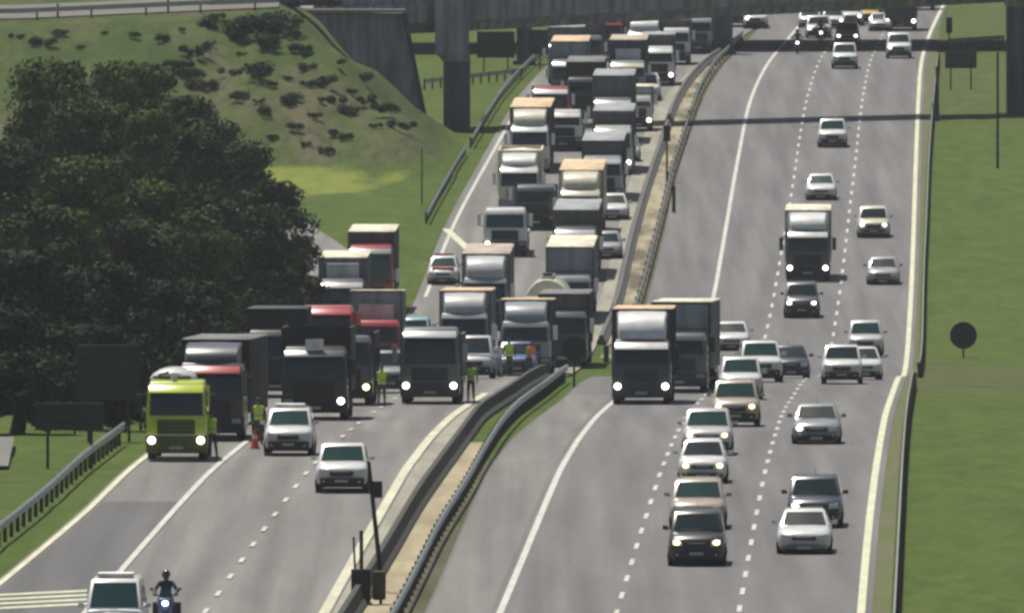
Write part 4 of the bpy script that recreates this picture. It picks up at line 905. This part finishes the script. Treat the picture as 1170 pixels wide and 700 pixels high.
    return r
def sum_ribs(hw, b0, L, H):
    m = MB(); y = b0 + 1.2
    while y < L - .5:
        for sx in (-1, 1): m.box(sx * hw - .018, sx * hw + .018, y, y + .06, 1.1, H - .1)
        y += 1.2
    return m

# right carriageway
T = make_truck
T(733, 874, 'white topped truck with dark front, nearest truck on the right carriageway', 'slate', 'slate', 'curtain', 4.0, 13, 2.75, 'white', 'white', 1, 'tan', lower='slate', mirror='black', group='trucks on the right carriageway', sidec='dark', cat='truck')
T(775, 905, 'grey truck with dark trailer side overlapped by the white topped truck', 'grey', 'mist', 'curtain', 3.95, 12, 2.6, None, None, 0, 'cream', lower='slate', mirror='black', group='trucks on the right carriageway', sidec='dark', yaw=-.035)
T(923, Dy(322), 'white roofed truck with dark front in the middle lane', 'slate', 'white', 'box', 3.9, 9, 2.9, 'white', 'white', 1, 'cream', lower='dark', mirror='black', group='trucks on the right carriageway')
T(1029, 1588, 'distant dark truck behind the small white car in the right lane', 'dark', 'slate', 'box', 3.6, 9, 2.8, None, None, 1, 'grey', mirror='black', group='trucks on the right carriageway', detail=False)
T(1054, 1655, 'distant white truck hugging the yellow edge line', 'white', 'white', 'box', 2.9, 7, 2.4, None, None, 0, 'white', mirror='black', group='trucks on the right carriageway', detail=False, W=2.0)
# queue, outer column (left)
T(491, 876, 'dark fronted truck with pale sun visor, first at the barrier', 'grey', 'grey', 'tipper', 2.9, 9, 3.2, 'pearl', None, 1, 'grey', lower='slate', mirror='mist', glass=M_GLASS)
T(530, 1036, 'grey boxed truck with tan roof and white curved cab top', 'mist', 'mist', 'box', 4.1, 10, 3.0, None, 'pearl', 0, 'tan', lower='slate')
T(554, 1112, 'grey box truck with white curved deflector beside the patrol car', 'mist', 'mist', 'box', 4.0, 10, 2.8, None, 'pearl', 0, 'beige', lower='dark')
T(577, 1196, 'truck with white flat face and deep green windscreen, mid queue', 'white', 'silver', 'flatbed', 2.3, 9, 2.75, None, None, 4, 'blue', lower='dark', mirror='white', glass=M_GLASSG)
T(593, 1248, 'cream white truck with wide bright cab top', 'cream', 'cream', 'tipper', 3.7, 9, 2.9, 'white', 'white', 0, 'cream', lower='silver')
T(605, 1302, 'truck with orange tan box roof and white cab', 'white', 'slate', 'box', 4.05, 12, 3.0, 'white', 'cream', 0, 'tan', lower='silver')
T(629, 1366, 'red cabbed truck with pale bumper below the bridge', 'red', 'slate', 'flatbed', 2.9, 11, 2.9, 'white', None, 1, 'slate', lower='cream')
T(650, 1412, 'tall grey box truck rising behind the red cab', 'grey', 'mist', 'box', 4.2, 13, 3.0, 'white', None, 0, 'tan', lower='slate')
T(668, 1466, 'faint grey truck under the bridge beside the dark shade panels', 'grey', 'grey', 'box', 3.9, 12, 2.9, None, None, 0, 'grey', detail=False)
# queue, middle column
T(600, 1024, 'tan roofed truck with grey front behind the blue pickup', 'mist', 'slate', 'box', 3.75, 9, 2.7, None, 'mist', 0, 'tan', lower='slate', mirror='white')
T(643, 1054, 'brownish sided truck with white mirrors at the barrier end', 'slate', 'brown', 'curtain', 3.7, 11, 2.8, None, None, 4, 'grey', mirror='white', sidec='brown')
T(624, 1078, 'cream tank truck behind the tan roofed truck', 'cream', 'cream', 'tanker', 3.9, 11, 3.0, 'cream', None, 0, 'cream', lower='cream')
T(650, 1118, 'grey faced box truck with pale roof in the middle column', 'mist', 'mist', 'box', 4.1, 12, 2.6, None, None, 0, 'cream')
T(657, 1168, 'truck with dark windscreen and thin white visor strip', 'slate', 'brown', 'box', 3.9, 11, 3.0, 'pearl', None, 0, 'mist', lower='slate')
T(663, 1216, 'cream cab truck under an orange tan roof', 'cream', 'cream', 'box', 4.0, 12, 3.0, 'cream', 'cream', 0, 'tan', lower='slate', front='cream')
T(700, 1300, 'pale green cab truck with a headlight glint', 'pearl', 'slate', 'box', 3.9, 9, 3.0, 'pearl', None, 3, 'mist', lower='silver', glass=M_GLASSG)
T(700, 1345, 'large plain grey box truck with pale visor in the middle column', 'grey', 'grey', 'box', 4.4, 13, 3.0, 'pearl', None, 0, 'mist', lower='slate', W=2.6)
T(717, 1418, 'dark fronted box truck with thin green white visor, upper queue', 'mist', 'slate', 'box', 4.1, 12, 2.7, 'cream', None, 0, 'beige', lower='slate')
T(692, 1500, 'red box truck under the bridge', 'red', 'red', 'box', 3.9, 9, 2.9, None, None, 0, 'red', detail=False)
T(736, 1478, 'white topped truck beneath the bridge edge', 'white', 'slate', 'box', 3.9, 10, 2.9, 'white', 'white', 0, 'tan', detail=False, lower='silver')
T(768, 1530, 'grey truck in the shade left of the median pier', 'grey', 'mist', 'box', 3.8, 9, 2.8, None, None, 0, 'mist', detail=False)
T(772, 1492, 'white van fronted lorry near the barrier in the bridge shade', 'white', 'slate', 'box', 3.2, 7, 2.6, None, None, 0, 'grey', detail=False, W=2.1)
T(798, 1520, 'slim white truck nearest the median pier', 'silver', 'grey', 'box', 3.4, 7, 2.6, None, None, 0, 'grey', detail=False, W=2.1)
T(848, 1600, 'pale truck right of the median pier in the shade', 'pearl', 'silver', 'box', 3.4, 8, 2.7, None, None, 0, 'mist', detail=False)
T(643, 1335, 'white cab truck tucked behind the tan roofed one in the outer column', 'white', 'dark', 'flatbed', 2.6, 10, 2.6, 'white', None, 0, 'mist', lower='dark')
T(668, 1388, 'dark sided truck between the two columns just before the pier row', 'slate', 'dark', 'curtain', 3.7, 12, 2.7, None, None, 3, 'grey', lower='dark', mirror='white')
T(728, 1366, 'white light truck hard against the shoulder beside the large plain grey box', 'pearl', 'silver', 'box', 2.9, 6, 2.3, None, None, 3, 'cream', lower='dark', W=1.95)
T(612, 1228, 'dark flatbed with blue load seen behind the white flat faced truck', 'slate', 'navy', 'flatbed', 2.6, 9, 2.6, None, None, 4, 'blue', lower='dark')
T(688, 1262, 'grey lorry half hidden behind the cream cab truck', 'silver', 'slate', 'curtain', 3.7, 10, 2.8, 'pearl', None, 0, 'mist', lower='dark')
T(752, 1448, 'white cab lorry close to the barrier beyond the dark fronted box truck', 'white', 'slate', 'box', 3.5, 8, 2.7, 'white', None, 3, 'mist', lower='dark', detail=False, W=2.2)
T(646, 1452, 'pale grey lorry in the shade behind the tall grey box truck', 'mist', 'grey', 'box', 3.9, 11, 2.9, 'pearl', None, 0, 'mist', lower='dark', detail=False)
T(706, 1548, 'faint grey lorry far under the bridges behind the red box truck', 'mist', 'mist', 'box', 3.9, 10, 2.9, None, None, 0, 'mist', lower='dark', detail=False)
T(814, 1560, 'far pale lorry next to the barrier beyond the median pier', 'pearl', 'mist', 'box', 3.4, 8, 2.7, None, None, 3, 'mist', lower='dark', detail=False, W=2.2)
# slip road
T(240, 799, 'black truck with red cab band standing behind the fire truck', 'black', 'black', 'curtain', 3.85, 11, 3.0, 'red', 'slate', 0, 'grey', lower='black', mirror='black', yaw=-.05, sidec='black', group='trucks on the slip road', W=2.55)
T(359, 836, 'big black truck with white roof plate, nearest on the slip road', 'black', 'black', 'tipper', 3.65, 9, 2.95, 'slate', None, 3, 'grey', lower='black', mirror='black', placard=True, group='trucks on the slip road', W=2.65)
T(391, 872, 'dark truck with one amber lamp half hidden by the black truck', 'slate', 'slate', 'tipper', 3.0, 9, 2.9, None, None, 2, 'slate', lower='black', mirror='black', group='trucks on the slip road')
T(314, 893, 'dark box truck at the grass edge left of the black truck', 'black', 'dark', 'curtain', 3.8, 10, 2.9, None, None, 0, 'dark', lower='black', mirror='black', group='trucks on the slip road')
T(373, 950, 'truck with wide red roof and red cab', 'red', 'red', 'tipper', 3.0, 9, 3.35, 'red', None, 3, 'slate', lower='slate', mirror='black', group='trucks on the slip road')
T(428, 1008, 'grey truck with white roof and red square cab', 'red', 'mist', 'box', 4.2, 9, 2.75, None, None, 0, 'cream', lower='slate', mirror='mist', group='trucks on the slip road')
T(390, 1100, 'grey box truck with cream roof at the left of the slip road pair', 'grey', 'grey', 'box', 4.3, 11, 3.2, 'pearl', None, 0, 'cream', lower='slate', group='trucks on the slip road')
T(423, 1130, 'rearmost cream roofed truck with red lower cab on the slip road', 'red', 'slate', 'box', 4.4, 11, 3.7, 'mist', None, 3, 'cream', lower='black', group='trucks on the slip road', glass=M_GLASSG)

# yellow fire truck
FT = T(201, 772, 'lime yellow fire truck with white equipment on its roof and lit headlights', 'lime', 'lime', 'flatbed', 2.7, 7, 2.95, 'lime', None, 1, 'lime', W=2.25, mirror='black', lower='olive', name='fire_truck', cat='fire truck', group='emergency vehicles')
tk = MB()
n = 16; rings = []
for y, f in ((1.2, .6), (1.35, .85), (1.7, 1), (4.5, 1), (5.2, .8)):
    rings.append([(-.2 + .82 * f * math.cos(math.pi * k / n), y, 2.95 + .42 * f * math.sin(math.pi * k / n)) for k in range(n + 1)])
tk.loft(rings); dome = obj('roof_tank', tk, paint('white'), FT)
obj('roof_hose', MB().cyl((-.9, 1.05, 3.05), (.5, 1.05, 3.05), .05).cyl((-.7, 1.02, 3.12), (-.3, 1.02, 3.25), .04), M_TRIM, dome)
obj('beacon', MB().cyl((-.1, .6, 2.9), (-.1, .6, 3.14), .11), matte('white'), FT)
obj('cab_stripe', MB().box(-1.08, 1.08, -.118, -.106, .94, .98), matte('white'), FT)

# ------------------------------------------------------------------ people
def skin_mesh(name, verts, edges, radii, root=0, sub=2):
    me = bpy.data.meshes.new(name); me.from_pydata(verts, edges, []); o = bpy.data.objects.new(name, me); COL.objects.link(o)
    md = o.modifiers.new('s', 'SKIN'); md.use_smooth_shade = True; sd = o.modifiers.new('d', 'SUBSURF'); sd.levels = sub; sd.render_levels = sub
    for i, rd in enumerate(radii): me.skin_vertices[0].data[i].radius = (rd, rd) if not isinstance(rd, tuple) else rd
    me.skin_vertices[0].data[root].use_root = True
    dg = bpy.context.evaluated_depsgraph_get(); out = bpy.data.meshes.new_from_object(o.evaluated_get(dg)); bpy.data.objects.remove(o); out.name = name; return out
def body_mesh(arms, legs, lean=0.0, seat=False):
    V = [(0, 0, .96), (0, .0 - lean * .3, 1.18), (0, -lean * .75, 1.40), (0, -lean * .95, 1.50), (0, -lean * 1.1 - .01, 1.60), (0, -lean * 1.15 - .01, 1.72)]
    Rr = [(.155, .115), (.14, .10), (.165, .11), .058, (.078, .092), (.072, .085)]; E = [(0, 1), (1, 2), (2, 3), (3, 4), (4, 5)]
    def chain(start, pts, rad):
        p = start
        for q, rd in zip(pts, rad): V.append(q); Rr.append(rd); E.append((p, len(V) - 1)); p = len(V) - 1
        return p
    sh = -lean * .75
    for s, (el, wr) in zip((-1, 1), arms):
        wq = chain(2, [(s * .19, sh, 1.42), el, wr], [.062, .046, .032])
        d = (Vector(wr) - Vector(el)).normalized(); W_ = Vector(wr)
        pm_ = W_ + d * .06; pq = chain(wq, [tuple(pm_)], [.034]); side = d.cross(Vector((0, 1, 0))); side = side.normalized() if side.length > .1 else Vector((1, 0, 0))
        fwd = Vector((0, -1, 0))
        for k, ln in zip((-1.5, -.5, .5, 1.5), (.065, .08, .085, .07)):
            b = pm_ + fwd * (k * .019) + d * .03; chain(pq, [tuple(b), tuple(b + d * ln * .6), tuple(b + d * ln - side * .012 * s)], [.010, .009, .008])
        t_ = W_ + fwd * .035 + d * .02; chain(wq, [tuple(t_), tuple(t_ + fwd * .02 + d * .04)], [.012, .010])
    for s, (kn, an) in zip((-1, 1), legs):
        chain(0, [(s * .095, .0, .88), kn, an, (an[0] + s * .01, an[1] - .13, max(.045, an[2] - .04))], [.092, .062, .042, .042])
    return V, E, Rr
def person(x, D, label, vest=None, top='navy', legs_c='dark', H=1.75, rz=0, pose=0, z=None, cap='navy', group='people standing by the queue'):
    poses = {0: ([((-.27, .0, 1.16), (-.27, -.06, .92)), ((.27, .0, 1.16), (.27, -.06, .92))], [((-.11, -.02, .50), (-.12, .02, .09)), ((.11, .0, .50), (.13, .02, .09))], 0.02),
             1: ([((-.28, -.03, 1.18), (-.14, -.24, 1.10)), ((.27, .02, 1.16), (.30, -.12, .95))], [((-.12, -.06, .50), (-.14, -.04, .09)), ((.12, .05, .50), (.15, .12, .09))], 0.06),
             2: ([((-.25, -.22, 1.12), (-.20, -.42, .98)), ((.25, -.22, 1.12), (.2, -.44, .95))], [((-.12, -.08, .50), (-.14, .02, .09)), ((.12, -.04, .50), (.15, .06, .09))], 0.32)}[pose]
    V, E, Rr = body_mesh(*poses)
    me = skin_mesh('body', V, E, Rr)
    ms = [M_SKIN, matte(top), mat('trouser_' + legs_c, PAINT[legs_c], .85), M_TRIM]
    if vest: ms.append(mat('vest_' + vest, dict(lime=(.55, .80, .06), orange=(.75, .22, .03))[vest], .6))
    for m_ in ms: me.materials.append(m_)
    for p in me.polygons:
        c = p.center; i = 0
        if c.z < .10: i = 3
        elif c.z < .95 and abs(c.x) < .22: i = 2
        elif c.z < 1.50 and not (c.z < .93 or (pose == 2 and c.y < -.40) or (pose == 1 and c.y < -.21)): i = 4 if (vest and abs(c.x) < .2 and c.z > .95) else 1
        elif c.z >= 1.50: i = 0
        p.material_index = i
    zz = float(ground(x, D)) if z is None else z
    r = empty('person', (x, D, zz), label, 'person', group, rz); r.scale = (H / 1.78,) * 3
    obj('body', me, None, r)
    ly = -poses[2] * 1.12 - .01
    obj('cap', MB().blob((0, ly + .01, 1.72), (.093, .105, .075)).box(-.07, .07, ly - .17, ly - .06, 1.70, 1.715), matte(cap), r)
    obj('eyes', MB().blob((-.032, ly - .085, 1.655), (.012, .008, .008)).blob((.032, ly - .085, 1.655), (.012, .008, .008)), M_TRIM, r)
    obj('nose', MB().blob((0, ly - .098, 1.63), (.014, .016, .022)), M_SKIN, r)
    if vest:
        obj('reflective_band', MB().loft([[(.172 * math.cos(a), .118 * math.sin(a) - poses[2] * .45, zq) for a in np.linspace(0, 2 * math.pi, 16, endpoint=False)] for zq in (1.10, 1.15)], caps=False), matte('silver'), r)
    return r
person(PX(295, 792), 792, 'officer in lime vest standing on the road right of the black truck', 'lime', 'navy', 'slate', 1.8, .2, 0)
person(PX(243, 776), 774, 'dark clothed person with a lime top beside the fire truck door', 'lime', 'dark', 'black', 1.8, -.4, 1)
person(PX(437, 874), 868, 'officer in bright lime vest left of the dark fronted truck', 'lime', 'slate', 'slate', 1.75, .1, 1)
person(PX(538, 880), 879, 'person in yellowish vest right of the dark fronted truck', 'lime', 'beige', 'dark', 1.75, 0, 0)
person(PX(582, 990), 985, 'officer in green and lime walking before the blue pickup', 'lime', 'green', 'green', 1.8, -.2, 1)
person(PX(604, 992), 986, 'person in orange vest leaning over beside the blue pickup', 'orange', 'yellow', 'navy', 1.7, .5, 2)
person(PX(570, 994), 990, 'person in white top left of the green clad officer', None, 'white', 'silver', 1.7, .1, 0)

# motorcycles
def motorcycle(px_, D, label, rider_label, body='blue', jacket='black', detail=True):
    loc, rz, rx = lane_pose(px_, D)
    r = empty('motorcycle', loc, label, 'motorcycle', 'motorcycles', rz, rx)
    for y in (.3, 1.72):
        wl = part('wheel', 'mwheel', lambda: wheel_mb(.31, .13), M_TYRE, r, (0, y, .31)); part('rim', 'mrim', lambda: rim_mb(.31, .13), M_RIM, wl)
    part('fairing', ('fair', body), lambda: MB().loft([[(-.10, .18, .55), (.10, .18, .55), (.16, .3, .95), (-.16, .3, .95)], [(-.2, .4, .45), (.2, .4, .45), (.26, .52, 1.02), (-.26, .52, 1.02)], [(-.18, .9, .4), (.18, .9, .4), (.2, .9, .85), (-.2, .9, .85)]]), paint(body), r, bevel=.03)
    part('wind_shield', 'mshield', lambda: MB().hexa([(-.2, .36, .98), (.2, .36, .98), (.2, .39, .98), (-.2, .39, .98)], [(-.14, .52, 1.28), (.14, .52, 1.28), (.14, .54, 1.28), (-.14, .54, 1.28)]), M_GLASSG, r)
    part('fuel_tank', 'mtank', lambda: MB().blob((0, .92, .88), (.17, .3, .15)), paint(body), r)
    part('saddle', 'msad', lambda: MB().box(-.14, .14, 1.15, 1.85, .74, .84), M_TRIM, r, bevel=.04)
    part('handlebar', 'mbar', lambda: MB().cyl((-.38, .62, 1.04), (.38, .62, 1.04), .018, n=8).cyl((-.36, .60, 1.06), (-.42, .56, 1.22), .012, n=5).cyl((.36, .60, 1.06), (.42, .56, 1.22), .012, n=5), M_TRIM, r)
    for sx in (-1, 1):
        part('mirror', ('mm', sx), lambda sx=sx: MB().blob((sx * .43, .56, 1.24), (.06, .02, .04)), M_TRIM, r)
        part('pannier', ('mp', sx), lambda sx=sx: MB().box(sx * .32 - .11, sx * .32 + .11, 1.35, 1.85, .42, .80), M_TRIM, r, bevel=.03)
    part('headlight', 'mhl', lambda: MB().blob((0, .19, .82), (.09, .05, .07)), M_LAMPON, r)
    part('fork', 'mfk', lambda: MB().cyl((-.09, .3, .31), (-.09, .58, 1.0), .025, n=6).cyl((.09, .3, .31), (.09, .58, 1.0), .025, n=6), M_CHROME, r)
    # rider
    V = [(0, 1.25, .93), (0, 1.17, 1.15), (0, 1.05, 1.38), (0, 1.0, 1.47), (0, .97, 1.58), (0, .96, 1.68)]; Rr = [(.16, .13), (.15, .11), (.18, .12), .06, (.08, .09), (.07, .08)]; E = [(0, 1), (1, 2), (2, 3), (3, 4), (4, 5)]
    def chain(p, pts, rad):
        for q, rd in zip(pts, rad): V.append(q); Rr.append(rd); E.append((p, len(V) - 1)); p = len(V) - 1
        return p
    for s in (-1, 1):
        h = chain(2, [(s * .2, 1.04, 1.40), (s * .34, .88, 1.18), (s * .30, .67, 1.08)], [.07, .055, .042])
        for k in range(4): chain(h, [(s * (.26 + .025 * k), .61, 1.09), (s * (.26 + .025 * k), .585, 1.04)], [.013, .011])
        chain(h, [(s * .25, .66, 1.05), (s * .23, .63, 1.03)], [.013, .011])
        chain(0, [(s * .13, 1.18, .86), (s * .24, .82, .70), (s * .22, 1.12, .32), (s * .22, 1.0, .27)], [.10, .07, .05, .045])
    me = skin_mesh('body', V, E, Rr)
    me.materials.append(matte(jacket)); me.materials.append(M_TRIM)
    for p in me.polygons: p.material_index = 1 if p.center.z < .85 or p.center.y < .63 else 0
    rd = empty('person', loc, rider_label, 'person', 'motorcycle riders', rz, rx); obj('body', me, None, rd)
    obj('helmet', MB().blob((0, .96, 1.66), (.135, .155, .15), 14, 10), paint('black'), rd); obj('visor', MB().blob((0, .85, 1.66), (.10, .06, .055), 10, 6), M_GLASS, rd)
motorcycle(188, 637, 'blue motorcycle with bright headlight at the bottom edge', 'rider in dark jacket and black helmet at the bottom edge', 'blue', 'navy')
motorcycle(911, Dy(62), 'distant dark motorcycle with lit lamp in the left lane, left one of two', 'rider of the left distant motorcycle', 'slate', 'slate')
motorcycle(938, Dy(50), 'distant white motorcycle right of the dark one', 'rider of the right distant motorcycle', 'pearl', 'white')

# cones
M_CONE = mat('cone_orange', (.65, .09, .03), .6)
for k, (px_, D, lb) in enumerate(((291, 788, 'orange cone at the feet of the officer, left one'), (297, 800, 'orange cone behind the officer, right one'))):
    x = PX(px_, D); r = empty('traffic_cone', (x, D, float(zr(D))), lb, 'traffic cone', 'traffic cones')
    obj('cone_body', MB().cyl((0, 0, .03), (0, 0, .72), .17, .03, 16), M_CONE, r); obj('cone_base', MB().box(-.2, .2, -.2, .2, 0, .04), M_CONE, r, bevel=.01)
    obj('cone_band', MB().cyl((0, 0, .38), (0, 0, .5), .106, .082, 16), matte('white'), r)

# vehicles on the overpass, only partly in view
for k, (px_, c_, lb) in enumerate(((318, 'pearl', 'pale car on the overpass at the top edge, left of the blue one'), (352, 'blue', 'blue car on the overpass at the top edge'), (392, 'dark', 'dark car on the overpass, rightmost at the top edge'))):
    D = 1356.0; x = PX(px_, D); r = make_car('sedan', c_, px_, 0, lb, D=D, detail=False, group='cars on the overpass', z=hz(x, D) + .03 if x < -14 else hz(-14.2, D))
    r.rotation_euler = (0, 0, math.radians(85))

# ------------------------------------------------------------------ haze
HZ = MB().box(-3200, 3200, -600, 8200, -9.5, 36).mesh('haze', smooth=False)
hm = bpy.data.materials.new('haze'); hm.use_nodes = True; t = hm.node_tree; t.nodes.clear()
pv = t.nodes.new('ShaderNodeVolumePrincipled'); pv.inputs['Density'].default_value = 4.8e-5; pv.inputs['Color'].default_value = (.82, .88, .96, 1); pv.inputs['Anisotropy'].default_value = .2
oo = t.nodes.new('ShaderNodeOutputMaterial'); t.links.new(pv.outputs[0], oo.inputs['Volume'])
HZ.materials.append(hm); o = bpy.data.objects.new('haze', HZ); COL.objects.link(o); o['kind'] = 'stuff'; o['label'] = 'thin pale haze filling the air over the motorway'; o['category'] = 'haze'
